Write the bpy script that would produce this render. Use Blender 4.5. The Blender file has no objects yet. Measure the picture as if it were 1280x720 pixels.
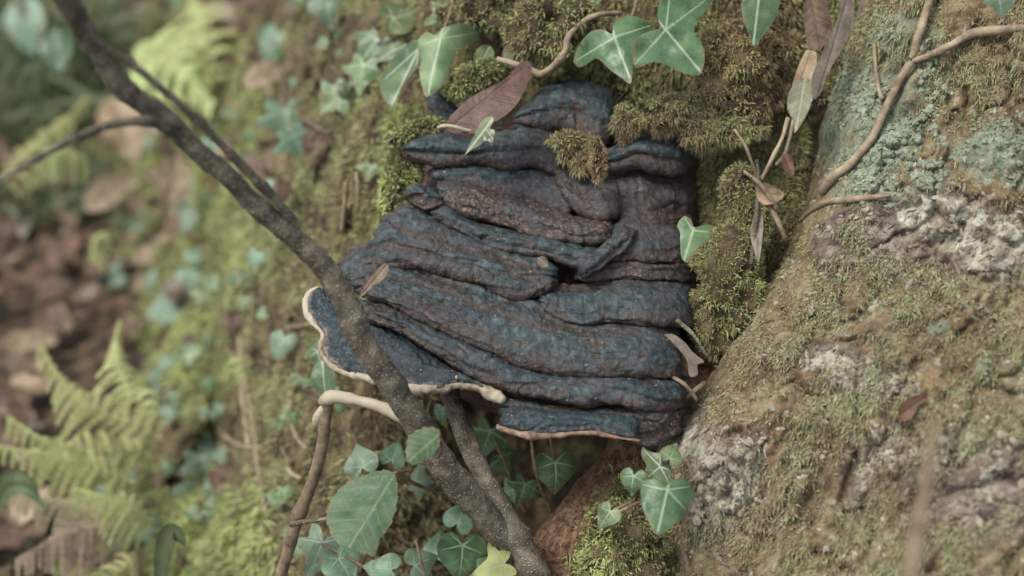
import bpy, math, random
import numpy as np
from mathutils import Vector
random.seed(7); rng = np.random.default_rng(7)
SC = bpy.context.scene
COL = SC.collection
PI = math.pi
R_ = math.radians

# ------------------------------------------------------------------ camera, sky, sun, exposure
CAM_Z, PITCH = 0.95, R_(30)
cam_d = bpy.data.cameras.new('camera'); cam = bpy.data.objects.new('camera', cam_d); COL.objects.link(cam)
cam.location = (0, 0, CAM_Z); cam.rotation_euler = (PI/2-PITCH, 0, 0)
cam_d.lens = 50; cam_d.sensor_width = 36; cam_d.clip_start = 0.02; cam_d.clip_end = 500
cam_d.dof.use_dof = True; cam_d.dof.focus_distance = 0.965; cam_d.dof.aperture_fstop = 3.0
SC.camera = cam
w = bpy.data.worlds.new('World'); SC.world = w; w.use_nodes = True
nt = w.node_tree; bg = nt.nodes['Background']
sky = nt.nodes.new('ShaderNodeTexSky'); sky.sky_type = 'NISHITA'; sky.sun_disc = False
SUN_EL, SUN_AZ = R_(60), R_(-115)          # azimuth measured from +Y towards +X
sky.sun_elevation = SUN_EL; sky.sun_rotation = SUN_AZ; sky.air_density = 1.0; sky.dust_density = 2.5; sky.ozone_density = 1.0
hs_ = nt.nodes.new('ShaderNodeHueSaturation'); hs_.inputs['Saturation'].default_value = 0.5      # overcast: the blue is veiled by cloud
nt.links.new(sky.outputs[0], hs_.inputs['Color']); nt.links.new(hs_.outputs[0], bg.inputs[0]); bg.inputs[1].default_value = 0.14
sl = bpy.data.lights.new('sun', 'SUN'); sl.energy = 1.5; sl.angle = R_(24); sl.color = (1, 0.96, 0.90)
so = bpy.data.objects.new('sun', sl); COL.objects.link(so)
sd = Vector((math.sin(SUN_AZ)*math.cos(SUN_EL), math.cos(SUN_AZ)*math.cos(SUN_EL), math.sin(SUN_EL)))
so.rotation_euler = sd.to_track_quat('Z', 'Y').to_euler(); so.location = (0, 0, 5)
SC.view_settings.view_transform = 'Standard'; SC.view_settings.look = 'None'
SC.view_settings.exposure = 0.95; SC.view_settings.gamma = 1.0
SC.cycles.max_bounces = 6

# ------------------------------------------------------------------ coordinates
K = 36/50/1280
CR = np.array([1., 0, 0]); CF = np.array([0, math.cos(PITCH), -math.sin(PITCH)]); CU = np.array([0, math.sin(PITCH), math.cos(PITCH)])
CO = np.array([0, 0, CAM_Z]); CB = -CF
def P(px, py, d):
    """point at photo pixel (px,py), d metres in front of the viewpoint (numpy arrays allowed)"""
    px = np.asarray(px, float)[..., None]; py = np.asarray(py, float)[..., None]; d = np.asarray(d, float)[..., None]
    return CO + CR*((px-640)*K*d) + CU*((360-py)*K*d) + CF*d
def ground_d(py): return CAM_Z/(math.sin(PITCH)+math.cos(PITCH)*((np.asarray(py, float)-360)*K))

# ------------------------------------------------------------------ noise
def _hash(ix, iy, iz, s):
    h = (ix*374761393 + iy*668265263 + iz*2147483647 + s*1274126177).astype(np.int64) & 0xffffffff
    h = ((h ^ (h >> 13))*1274126177) & 0xffffffff
    h = ((h ^ (h >> 16))*2246822519) & 0xffffffff
    return ((h ^ (h >> 15)) & 0xffff)/32767.5-1
def vn(p, s=0):
    p = np.asarray(p, float); i = np.floor(p).astype(np.int64); f = p-i; f = f*f*f*(f*(f*6-15)+10)
    o = 0
    for a in (0, 1):
        for b in (0, 1):
            for c in (0, 1):
                wgt = (f[..., 0] if a else 1-f[..., 0])*(f[..., 1] if b else 1-f[..., 1])*(f[..., 2] if c else 1-f[..., 2])
                o = o+wgt*_hash(i[..., 0]+a, i[..., 1]+b, i[..., 2]+c, s)
    return o
def fbm(p, octv=4, s=0, gain=.5):
    p = np.asarray(p, float); o = 0; a = 1; t = 0
    for k in range(octv):
        o = o+a*vn(p*(2.03**k)+k*17.3, s+k); t += a; a *= gain
    return o/t
def ridge(p, octv=3, s=0): return 1-np.abs(fbm(p, octv, s))*2.2
def sstep(a, b, x): t = np.clip((x-a)/(b-a), 0, 1); return t*t*(3-2*t)

# ------------------------------------------------------------------ material helpers
def S(r, g, b):
    f = lambda c: (c/255/12.92) if c/255 <= .04045 else ((c/255+.055)/1.055)**2.4
    m = .3*r+.5*g+.2*b; k = .80; r, g, b = [m+(c-m)*k for c in (r, g, b)]
    return (f(r), f(g), f(b), 1)
class NT:
    def __init__(s, name):
        s.m = bpy.data.materials.new(name); s.m.use_nodes = True; s.t = s.m.node_tree; s.b = s.t.nodes['Principled BSDF']
        s.b.inputs['Specular IOR Level'].default_value = .3
        s.geo = None
    def n(s, typ, **kw):
        nd = s.t.nodes.new(typ)
        for k, v in kw.items(): setattr(nd, k, v)
        return nd
    def l(s, a, b): s.t.links.new(a, b)
    def pos(s, scale=(1, 1, 1), local=False, rot=(0, 0, 0)):
        if local: src = s.n('ShaderNodeTexCoord').outputs['Object']
        else: src = s.n('ShaderNodeNewGeometry').outputs['Position']
        mp = s.n('ShaderNodeMapping'); mp.inputs['Scale'].default_value = scale; mp.inputs['Rotation'].default_value = rot; s.l(src, mp.inputs[0]); return mp.outputs[0]
    def noise(s, vec, scale, detail=4, rough=.55, dist=0):
        nd = s.n('ShaderNodeTexNoise'); nd.inputs['Scale'].default_value = scale; nd.inputs['Detail'].default_value = detail
        nd.inputs['Roughness'].default_value = rough; nd.inputs['Distortion'].default_value = dist; s.l(vec, nd.inputs['Vector']); return nd.outputs[0]
    def voro(s, vec, scale, feat='F1'):
        nd = s.n('ShaderNodeTexVoronoi', feature=feat); nd.inputs['Scale'].default_value = scale; s.l(vec, nd.inputs['Vector']); return nd.outputs[0]
    def ramp(s, fac, stops):
        nd = s.n('ShaderNodeValToRGB'); e = nd.color_ramp.elements
        while len(e) < len(stops): e.new(.5)
        for k, (p, c) in enumerate(stops):
            e[k].position = p; e[k].color = c if not isinstance(c, (int, float)) else (c, c, c, 1)
        s.l(fac, nd.inputs[0]); return nd.outputs[0]
    def mix(s, fac, a, b, mode='MIX'):
        nd = s.n('ShaderNodeMix', data_type='RGBA', blend_type=mode)
        for sock, v in ((nd.inputs[0], fac), (nd.inputs[6], a), (nd.inputs[7], b)):
            if isinstance(v, (int, float, tuple)): sock.default_value = v
            else: s.l(v, sock)
        return nd.outputs[2]
    def math(s, op, a, b=0., c=None, clamp=False):
        nd = s.n('ShaderNodeMath', operation=op, use_clamp=clamp)
        for k, v in enumerate((a, b, c)):
            if v is None: continue
            if isinstance(v, (int, float)): nd.inputs[k].default_value = v
            else: s.l(v, nd.inputs[k])
        return nd.outputs[0]
    def attr(s, name): return s.n('ShaderNodeAttribute', attribute_name=name).outputs['Fac']
    def rnd(s): return s.n('ShaderNodeObjectInfo').outputs['Random']
    def bump(s, h, strength=.5, dist=.001, prev=None):
        nd = s.n('ShaderNodeBump'); nd.inputs['Strength'].default_value = strength; nd.inputs['Distance'].default_value = dist
        s.l(h, nd.inputs['Height'])
        if prev is not None: s.l(prev, nd.inputs['Normal'])
        return nd.outputs[0]
    def fin(s, col, rough=.8, bump=None, sss=0, trans=0):
        s.l(col, s.b.inputs['Base Color']) if not isinstance(col, tuple) else setattr(s.b.inputs['Base Color'], 'default_value', col)
        if isinstance(rough, (int, float)): s.b.inputs['Roughness'].default_value = rough
        else: s.l(rough, s.b.inputs['Roughness'])
        if bump is not None: s.l(bump, s.b.inputs['Normal'])
        if trans:
            out = s.t.nodes['Material Output']; tr = s.n('ShaderNodeBsdfTranslucent'); mx = s.n('ShaderNodeMixShader'); mx.inputs[0].default_value = trans
            if not isinstance(col, tuple): s.l(col, tr.inputs[0])
            else: tr.inputs[0].default_value = col
            s.l(s.b.outputs[0], mx.inputs[1]); s.l(tr.outputs[0], mx.inputs[2]); s.l(mx.outputs[0], out.inputs[0])
        return s.m

def mat_fungus():
    m = NT('fungus_crust'); v = m.pos(); t = m.attr('t')
    big = m.noise(v, 22, 5, .6, .4)
    zone = m.noise(m.pos((1, 1.0, 3.2)), 38, 4, .6, .3)
    blue = m.ramp(m.noise(v, 150, 5, .65), [(.3, S(30, 39, 41)), (.5, S(47, 60, 63)), (.72, S(82, 96, 97))])
    brown = m.ramp(m.noise(v, 210, 5, .7), [(.28, S(40, 36, 35)), (.55, S(76, 70, 67)), (.78, S(110, 102, 96))])
    f = m.ramp(m.math('ADD', m.math('MULTIPLY_ADD', zone, .5, m.math('MULTIPLY', big, .5)), m.math('MULTIPLY', m.attr('bz'), .16)), [(.51, 0.), (.66, .8)])
    c = m.mix(f, blue, brown)
    groove = m.ramp(m.noise(v, 240, 4, .7), [(.3, S(34, 29, 26)), (.55, S(66, 57, 50)), (.75, S(104, 92, 80))])
    c = m.mix(m.ramp(m.math('ADD', m.attr('cav'), m.math('MULTIPLY_ADD', m.noise(v, 160, 4, .7), .5, -.25)), [(.58, 0.), (.84, .9)]), c, groove)
    und = m.ramp(m.math('ADD', t, m.math('MULTIPLY_ADD', m.noise(v, 75, 5, .7), .6, -.3)), [(.0, .9), (.12, .05), (.68, .0), (.9, .95)])
    c = m.mix(und, c, m.ramp(m.noise(v, 300, 4, .7), [(.3, S(40, 30, 25)), (.6, S(80, 63, 53)), (.8, S(140, 112, 90))]))
    br = m.attr('br')
    gran = m.ramp(m.noise(v, 420, 3, .7), [(.34, S(36, 30, 27)), (.54, S(72, 60, 52)), (.74, S(150, 116, 94))])
    c = m.mix(br, c, gran)
    fuzz = m.attr('fz')
    c = m.mix(fuzz, c, m.ramp(m.noise(v, 340, 3, .7), [(.35, S(24, 34, 38)), (.52, S(42, 56, 61)), (.7, S(64, 81, 84))]))
    rmk = m.math('MULTIPLY', m.attr('rm'), m.ramp(m.math('ADD', t, m.math('MULTIPLY_ADD', m.noise(v, 130, 4, .7), .5, -.25)), [(.74, 0.), (.9, 1.)]))
    c = m.mix(rmk, c, m.ramp(m.noise(v, 200, 4), [(.35, S(112, 88, 74)), (.6, S(168, 148, 128))]))
    # pale dusty specks
    sp = m.ramp(m.noise(v, 650, 2, .5), [(.69, 0.), (.75, .55)])
    c = m.mix(sp, c, S(176, 172, 162))
    h1 = m.noise(v, 260, 6, .65); h2 = m.noise(m.pos((1, 1, 4)), 120, 4, .6)
    b = m.bump(h2, .5, .002); b = m.bump(h1, .8, .0016, b); b = m.bump(m.noise(v, 700, 3, .7), .7, .0008, b)
    return m.fin(c, m.ramp(h1, [(.3, .56), (.7, .32)]), b)
def mat_noise(name, ramp, scale, rough=.85, bump=.6, bscale=None, bdist=.001, stretch=(1, 1, 1), local=False, spots=None, trans=0, rndv=0, detail=5):
    m = NT(name); v = m.pos(stretch, local)
    c = m.ramp(m.noise(v, scale, detail, .62, .2), ramp)
    h = m.noise(v, bscale or scale*3, 5, .65)
    if spots:
        d = m.voro(m.pos((1, 1, 1), local), spots[0]); pt = m.ramp(m.noise(v, 70, 3, .6), [(.36, .0), (.52, 1.)]); c = m.mix(m.math('MULTIPLY', pt, m.ramp(d, [(spots[1]*.6, 1.), (spots[1]*1.1, 0.)])), c, spots[2]); c = m.mix(m.ramp(m.noise(v, 38, 4, .7), [(.56, 0.), (.66, .45)]), c, S(120, 122, 96))
        h = m.math('ADD', h, m.ramp(d, [(spots[1]*.5, 1.), (spots[1]*1.3, 0.)]))
    if rndv:
        hs = m.n('ShaderNodeHueSaturation'); m.l(c, hs.inputs['Color']); m.l(m.math('MULTIPLY_ADD', m.rnd(), 2*rndv, 1-rndv), hs.inputs['Value'])
        m.l(m.math('MULTIPLY_ADD', m.rnd(), .05, .475), hs.inputs['Hue']); c = hs.outputs[0]
    return m.fin(c, rough, m.bump(h, bump, bdist), trans=trans)
def mat_moss(name, a, b, c2, scale=14):
    """a,b,c2: colours of three moss tones spread in patches; per-shoot variation from the attribute rnd"""
    m = NT(name); v = m.pos()
    broad = m.noise(v, 9, 3, .6)
    f = m.math('ADD', m.math('MULTIPLY_ADD', broad, .7, m.math('ADD', m.noise(v, scale, 4, .6), -.35)), m.math('MULTIPLY_ADD', m.attr('rnd'), .3, -.15))
    c = m.ramp(f, [(.34, a), (.47, b), (.6, c2)])
    c = m.mix(m.ramp(m.noise(v, scale*5.5, 3, .7), [(.36, .75), (.5, 0.)]), c, S(84, 62, 46))
    tip = m.attr('tip'); c = m.mix(m.math('MULTIPLY', tip, .4), c, S(196, 188, 140))
    return m.fin(c, .75, None, trans=.25)
def mat_leaf(name, dark, light, vein, rough=.45, trans=.18, blot=None):
    m = NT(name); v = m.pos()
    c = m.ramp(m.noise(v, 55, 4, .6), [(.3, dark), (.7, light)])
    hs = m.n('ShaderNodeHueSaturation'); m.l(c, hs.inputs['Color']); m.l(m.math('MULTIPLY_ADD', m.rnd(), .4, .8), hs.inputs['Value'])
    m.l(m.math('MULTIPLY_ADD', m.rnd(), .055, .455), hs.inputs['Hue']); c = hs.outputs[0]
    if blot: c = m.mix(m.ramp(m.noise(v, 90, 3, .6), [(.6, 0.), (.66, 1.)]), c, blot)
    ed = m.ramp(m.math('ADD', m.attr('edg'), m.math('MULTIPLY_ADD', m.noise(v, 140, 3, .7), .9, -.45)), [(.97, 0.), (1.0, .8)]) if trans < .3 else None
    c = m.mix(m.math('MULTIPLY', m.attr('vein'), .8), c, vein)
    if ed is not None: c = m.mix(ed, c, S(122, 100, 62))
    c = m.mix(m.ramp(m.noise(v, 900, 2), [(.62, 0.), (.75, .3)]), c, S(190, 195, 180))
    h = m.math('ADD', m.noise(v, 300, 4), m.math('MULTIPLY', m.attr('vein'), -.6))
    return m.fin(c, rough, m.bump(h, .5, .0007), trans=trans)
def mat_dead(name, dark, light, trans=.15, local=True):
    m = NT(name); v = m.pos((1, 1, 1))
    c = m.ramp(m.noise(v, 90, 5, .65), [(.3, dark), (.7, light)])
    hs = m.n('ShaderNodeHueSaturation'); m.l(c, hs.inputs['Color']); m.l(m.math('MULTIPLY_ADD', m.rnd(), .6, .65), hs.inputs['Value']); c = hs.outputs[0]
    c = m.mix(m.math('MULTIPLY', m.attr('vein'), .45), c, dark)
    h = m.math('ADD', m.noise(v, 260, 4), m.math('MULTIPLY', m.attr('vein'), -.5))
    return m.fin(c, .5, m.bump(h, .6, .0012), trans=trans)

M = {}
M['fungus'] = mat_fungus()
M['rim'] = mat_noise('fungus_margin', [(.3, S(104, 86, 66)), (.5, S(154, 138, 112)), (.72, S(190, 178, 152))], 60, .7, .5, 420, .0012)
M['rimtan'] = mat_noise('fungus_margin_tan', [(.3, S(88, 64, 54)), (.55, S(138, 108, 88)), (.75, S(178, 154, 128))], 150, .75, .7, 420, .0015)
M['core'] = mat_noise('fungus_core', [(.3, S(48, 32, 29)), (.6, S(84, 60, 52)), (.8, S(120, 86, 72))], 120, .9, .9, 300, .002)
M['bark_bank'] = mat_noise('mossy_bark', [(.34, S(36, 28, 20)), (.46, S(70, 55, 38)), (.58, S(100, 86, 54)), (.75, S(130, 118, 82))], 42, .9, .9, 170, .004)
M['soil'] = mat_noise('forest_soil', [(.36, S(32, 25, 18)), (.5, S(62, 48, 32)), (.66, S(108, 88, 62))], 45, .95, .9, 120, .004)
M['rotwood'] = mat_noise('rotten_wood', [(.3, S(92, 62, 44)), (.5, S(140, 102, 74)), (.7, S(176, 142, 108))], 120, .95, 1., 380, .003, stretch=(1.3, 1, .7))
M['branch'] = mat_noise('twig_bark', [(.3, S(58, 50, 40)), (.5, S(94, 84, 68)), (.7, S(140, 128, 106))], 90, .7, .9, 520, .0014, spots=(400, .29, S(182, 168, 142)))
M['twig'] = mat_noise('thin_twig_bark', [(.3, S(84, 66, 48)), (.55, S(124, 104, 78)), (.8, S(156, 138, 108))], 130, .75, .7, 420, .001)
M['pale'] = mat_noise('stripped_wood', [(.28, S(104, 86, 66)), (.45, S(158, 144, 116)), (.8, S(182, 170, 144))], 90, .65, .5, 420, .001, stretch=(.35, 1, 1))
M['vine'] = mat_noise('vine_bark', [(.3, S(104, 86, 64)), (.55, S(148, 128, 100)), (.8, S(178, 162, 132))], 70, .8, .7, 300, .0015)
M['ivy'] = mat_leaf('ivy_leaf', S(48, 78, 44), S(92, 124, 78), S(176, 194, 156), .32)
M['ivylight'] = mat_leaf('ivy_leaf_pale', S(64, 98, 54), S(118, 144, 96), S(172, 186, 144), .38)
M['ivyblue'] = mat_leaf('ivy_leaf_glossy', S(64, 96, 66), S(108, 142, 110), S(150, 168, 144), .38)
M['ivyworn'] = mat_leaf('ivy_leaf_worn', S(74, 104, 66), S(134, 158, 112), S(196, 198, 164), .55, blot=S(196, 188, 160))
M['holly'] = mat_leaf('toothed_leaf', S(56, 84, 48), S(78, 106, 66), S(118, 140, 96), .5)
M['dead'] = mat_dead('dead_leaf_brown', S(62, 44, 30), S(118, 90, 64))
M['deadglossy'] = mat_dead('dead_leaf_glossy', S(80, 52, 40), S(112, 80, 66), .05)
M['deadpale'] = mat_dead('dead_leaf_pale', S(118, 94, 66), S(178, 154, 118))
M['deadred'] = mat_dead('dead_leaf_red', S(86, 58, 40), S(124, 90, 66))
M['greypale'] = mat_dead('dry_leaf_grey', S(100, 86, 72), S(148, 134, 114))
M['purplegrey'] = mat_dead('old_leaf_purplish', S(70, 62, 58), S(118, 106, 100), .02)
M['willow'] = mat_leaf('dry_green_leaf', S(112, 116, 86), S(146, 150, 116), S(170, 170, 140), .6)
M['fern'] = mat_leaf('fern_green', S(150, 164, 92), S(188, 200, 126), S(178, 186, 126), .6, .4)
M['ferngold'] = mat_leaf('fern_gold', S(164, 152, 108), S(198, 186, 140), S(190, 180, 130), .6, .35)
M['grass'] = mat_leaf('broad_grass', S(56, 74, 44), S(98, 118, 74), S(130, 150, 100), .5, .35)
M['moss_green'] = mat_moss('moss_green', S(106, 114, 48), S(146, 166, 74), S(182, 200, 106))
M['moss_olive'] = mat_moss('moss_olive', S(112, 84, 52), S(146, 134, 74), S(160, 170, 90))
M['moss_brown'] = mat_moss('moss_brown', S(124, 84, 50), S(160, 128, 74), S(172, 166, 92))
M['moss_bank'] = mat_moss('moss_bank', S(116, 92, 60), S(142, 138, 80), S(158, 170, 96), 11)
M['moss_root'] = mat_moss('moss_root', S(112, 78, 50), S(138, 120, 78), S(148, 158, 104), 20)
M['moss_amber'] = mat_moss('moss_amber', S(120, 82, 46), S(152, 126, 68), S(164, 156, 88), 40)
M['crumb'] = mat_noise('bark_crumbs', [(.35, S(70, 50, 38)), (.5, S(112, 88, 66)), (.7, S(176, 156, 128))], 260, .9, .3)
M['flake'] = mat_noise('lichen_crust', [(.3, S(104, 108, 84)), (.55, S(130, 142, 114)), (.8, S(156, 170, 140))], 60, .9, .6, 300, .002)
M['barkflake'] = mat_noise('bark_flakes', [(.3, S(88, 74, 58)), (.48, S(134, 122, 100)), (.7, S(172, 164, 142))], 70, .85, .6, 300, .002)
def mat_root():
    m = NT('root_bark'); v = m.pos()
    bark = m.ramp(m.noise(v, 60, 6, .65, .5), [(.34, S(62, 50, 42)), (.5, S(112, 96, 82)), (.66, S(156, 144, 124))])
    mossc = m.ramp(m.noise(v, 34, 6, .7, .4), [(.32, S(88, 64, 42)), (.48, S(130, 106, 70)), (.66, S(156, 148, 104))])
    lich = m.ramp(m.noise(v, 90, 5, .7), [(.3, S(100, 100, 76)), (.55, S(128, 138, 108)), (.8, S(152, 166, 134))])
    pale = m.ramp(m.noise(v, 80, 5, .7, .6), [(.32, S(88, 74, 56)), (.45, S(154, 146, 122)), (.6, S(196, 192, 170))])
    n = m.math('MULTIPLY_ADD', m.noise(v, 45, 5, .7), .9, -.45)
    c = m.mix(m.ramp(m.math('ADD', m.attr('moss'), n), [(.4, 0.), (.6, 1.)]), bark, mossc)
    c = m.mix(m.ramp(m.math('ADD', m.attr('lichen'), n), [(.45, 0.), (.6, 1.)]), c, lich)
    n2 = m.math('MULTIPLY_ADD', m.noise(v, 70, 5, .7), .9, -.45)
    c = m.mix(m.ramp(m.math('ADD', m.attr('pale'), n2), [(.45, 0.), (.6, 1.)]), c, pale)
    sp = m.noise(m.pos((1, 1, .55), rot=(0, .5, 0)), 170, 5, .75, .5)
    c = m.mix(m.ramp(sp, [(.36, .85), (.45, 0.)]), c, S(62, 48, 34))
    c = m.mix(m.ramp(sp, [(.56, 0.), (.66, .7)]), c, S(168, 156, 128))
    og = m.noise(v, 14, 4, .6); c = m.mix(m.ramp(og, [(.56, 0.), (.7, .45)]), c, S(142, 96, 56))
    b = m.bump(m.noise(v, 60, 6, .7), .8, .006); b = m.bump(sp, 1., .004, b)
    return m.fin(c, .9, b)
M['root'] = mat_root()

# ------------------------------------------------------------------ object helpers
def mesh_obj(name, verts, faces, mat, parent=None, attrs=None, smooth=True, mesh=None):
    if mesh is None:
        me = bpy.data.meshes.new(name); verts = np.asarray(verts, np.float32).reshape(-1, 3)
        faces = np.asarray(faces, np.int32); k = faces.shape[1]
        me.vertices.add(len(verts)); me.vertices.foreach_set('co', verts.ravel())
        me.loops.add(faces.size); me.loops.foreach_set('vertex_index', faces.ravel())
        me.polygons.add(len(faces)); me.polygons.foreach_set('loop_start', np.arange(0, faces.size, k, dtype=np.int32))
        me.polygons.foreach_set('loop_total', np.full(len(faces), k, np.int32))
        me.polygons.foreach_set('use_smooth', np.full(len(faces), smooth, bool))
        for an, av in (attrs or {}).items():
            a = me.attributes.new(an, 'FLOAT', 'POINT'); a.data.foreach_set('value', np.asarray(av, np.float32).ravel())
        me.update(calc_edges=True); me.validate()
        me.materials.append(mat)
    else: me = mesh
    o = bpy.data.objects.new(name, me); COL.objects.link(o)
    if parent is not None:
        o.parent = parent; o.matrix_parent_inverse.identity()
        o.location = -np.array(root_loc(parent))
    return o
def root_loc(o):
    l = np.array(o.location)
    while o.parent is not None: o = o.parent; l = l+np.array(o.location)
    return l
def tag(o, label=None, cat=None, group=None, kind=None):
    for k, v in (('label', label), ('category', cat), ('group', group), ('kind', kind)):
        if v: o[k] = v
    return o
def thing(name, label, cat, loc, group=None):
    o = bpy.data.objects.new(name, None); COL.objects.link(o); o.location = [float(q) for q in loc]; o.empty_display_size = .01
    return tag(o, label, cat, group)
def grid_faces(h, w_, wrap=False):
    j = np.arange(h-1)[:, None]; i = np.arange(w_ if wrap else w_-1)[None]
    a = j*w_+i; b = j*w_+(i+1) % w_; return np.stack([a+0*b, b, b+w_, a+w_], -1).reshape(-1, 4)
def normals(G):
    du = np.gradient(G, axis=1); dv = np.gradient(G, axis=0); n = np.cross(du, dv)
    n /= np.linalg.norm(n, axis=-1, keepdims=True)+1e-12
    return n
def cat_rom(pts, n):
    pts = np.asarray(pts, float); m = len(pts)
    seg = np.linalg.norm(np.diff(pts[:, :2], axis=0), axis=1); s = np.r_[0, np.cumsum(seg)]; s /= s[-1]
    u = np.linspace(0, 1, n); k = np.clip(np.searchsorted(s, u, 'right')-1, 0, m-2)
    f = ((u-s[k])/(s[k+1]-s[k]+1e-9))[:, None]
    p0 = pts[np.maximum(k-1, 0)]; p1 = pts[k]; p2 = pts[k+1]; p3 = pts[np.minimum(k+2, m-1)]
    return .5*(2*p1+(p2-p0)*f+(2*p0-5*p1+4*p2-p3)*f**2+(3*p1-p0-3*p2+p3)*f**3)
def tube(name, pts, mat, parent=None, seg=12, step=.004, rough=.06, seed=0, nscale=60, flat=1., knots=(), caps=True):
    """pts: rows of (px, py, depth, radius in metres)"""
    pts = np.asarray(pts, float)
    L = np.sum(np.linalg.norm(np.diff(P(pts[:, 0], pts[:, 1], pts[:, 2]), axis=0), axis=1))
    n = max(6, int(L/step)); q = cat_rom(pts, n); c = P(q[:, 0], q[:, 1], q[:, 2]); r = np.abs(q[:, 3])
    for kf, ka in knots: r = r*(1+ka*np.exp(-((np.linspace(0, 1, n)-kf)/(.006/L))**2))
    r = r*(1+(.22 if r.max() < .005 else .10)*fbm(c*55, 3, seed+77)+.12*np.clip(fbm(c*160, 2, seed+78), 0, 1))
    c = c+.25*r[:, None]*np.stack([fbm(np.c_[c*nscale*.5], 2, seed+31+k) for k in range(3)], -1)
    tg = np.gradient(c, axis=0); tg /= np.linalg.norm(tg, axis=1, keepdims=True)+1e-9
    a = np.cross(tg, np.array([.3, .2, .9])); a /= np.linalg.norm(a, axis=1, keepdims=True)+1e-9; b = np.cross(tg, a)
    th = np.linspace(0, 2*PI, seg, endpoint=False)
    dirs = a[:, None]*np.cos(th)[None, :, None]+b[:, None]*np.sin(th)[None, :, None]*flat
    G = c[:, None]+dirs*r[:, None, None]
    G = G+dirs*(fbm(G*nscale, 3, seed)*rough*3+fbm(G*nscale*5, 2, seed+5)*rough)[..., None]*r[:, None, None]
    if caps:
        G = np.concatenate([np.repeat(c[:1, None], seg, 1)-tg[:1, None]*r[0]*.4, G, np.repeat(c[-1:, None], seg, 1)+tg[-1:, None]*r[-1]*.4], 0)
    return mesh_obj(name, G, grid_faces(G.shape[0], seg, True), mat, parent)

def lookup(cols, rows, vals, x0=-1200, x1=2300, y0=-1000, y1=1500, st=10, blur=7):
    xs = np.arange(x0, x1, st); ys = np.arange(y0, y1, st); vals = np.array(vals, float)
    A = np.array([np.interp(xs, cols, r) for r in vals]); B = np.array([np.interp(ys, rows, A[:, i]) for i in range(len(xs))]).T
    k = np.exp(-.5*(np.arange(-2*blur, 2*blur+1)/blur)**2); k /= k.sum()
    pad = 2*blur
    B = np.pad(B, pad, 'edge'); B = np.apply_along_axis(lambda r: np.convolve(r, k, 'valid'), 1, B); B = np.apply_along_axis(lambda r: np.convolve(r, k, 'valid'), 0, B)
    def f(px, py):
        u = np.clip((np.asarray(px, float)-x0)/st, 0, len(xs)-1.001); v = np.clip((np.asarray(py, float)-y0)/st, 0, len(ys)-1.001)
        i = u.astype(int); j = v.astype(int); fu = u-i; fv = v-j
        return (B[j, i]*(1-fu)+B[j, i+1]*fu)*(1-fv)+(B[j+1, i]*(1-fu)+B[j+1, i+1]*fu)*fv
    return f

# ------------------------------------------------------------------ ground
t0 = lookup([-300, 200, 260, 320, 400, 480, 560, 650, 750, 850, 930, 1050, 1400],
            [-500, 0, 120, 250, 400, 520, 620, 720, 900],
            [[3.2, 2.5, 2.3, 2.1, 1.8, 1.5, 1.3, 1.2, 1.15, 1.1, 1.1, 1.1, 1.1],
             [3.4, 2.4, 2.05, 1.75, 1.42, 1.2, 1.11, 1.085, 1.07, 1.055, 1.045, 1.06, 1.1],
             [3.0, 2.2, 1.85, 1.55, 1.27, 1.13, 1.085, 1.085, 1.085, 1.065, 1.045, 1.06, 1.1],
             [2.7, 2.1, 1.70, 1.40, 1.19, 1.10, 1.11, 1.13, 1.12, 1.07, 1.03, 1.05, 1.1],
             [2.5, 1.85, 1.48, 1.26, 1.13, 1.10, 1.14, 1.15, 1.13, 1.06, 1.02, 1.05, 1.1],
             [2.0, 1.60, 1.42, 1.24, 1.12, 1.11, 1.17, 1.2, 1.17, 1.08, 1.03, 1.05, 1.1],
             [1.72, 1.46, 1.38, 1.22, 1.11, 1.11, 1.18, 1.22, 1.18, 1.09, 1.04, 1.05, 1.1],
             [1.5, 1.34, 1.30, 1.18, 1.09, 1.10, 1.17, 1.2, 1.15, 1.08, 1.04, 1.05, 1.1],
             [1.35, 1.22, 1.2, 1.12, 1.06, 1.08, 1.12, 1.15, 1.1, 1.05, 1.03, 1.05, 1.1]])
def blob(px, py, cx, cy, rx, ry, ang=0):
    c, s = math.cos(R_(ang)), math.sin(R_(ang)); dx = px-cx; dy = py-cy
    return np.clip(1.25-np.sqrt(((dx*c+dy*s)/rx)**2+((-dx*s+dy*c)/ry)**2), 0, 1)
def Td(px, py):
    """depth of the mossy bank / trunk surface"""
    px = np.asarray(px, float); py = np.asarray(py, float); d = t0(px, py)
    q = P(px, py, d)
    d = d+.05*blob(px, py, 278, 500, 26, 190, 6)+.03*blob(px, py, 262, 600, 40, 60)+.03*blob(px, py, 215, 270, 70, 60)
    return d-.045*fbm(q*np.array([16, 16, 9]), 4, 3)*np.clip((d-1)*4, .35, 1.6)-.011*fbm(q*48, 3, 9)
def Tp(px, py, off=0): return P(px, py, Td(px, py)-off)

def make_ground():
    r = np.r_[np.linspace(.0, 6, 260), np.geomspace(6.2, 80, 30)]
    th = np.linspace(0, 2*PI, 260, endpoint=False)
    G = np.stack([r[:, None]*np.cos(th)[None]-.3, 1.6+r[:, None]*np.sin(th)[None], 0*r[:, None]*th[None]], -1)
    n = fbm(G*5+3, 4, 2)*.035+fbm(G*30, 3, 5)*.01
    G[..., 2] = n*np.clip(3-r[:, None]*.0, 0, 1)
    o = mesh_obj('forest_floor', G, grid_faces(len(r), len(th), True)[:, ::-1], M['soil']); tag(o, kind='structure')
make_ground()

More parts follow.
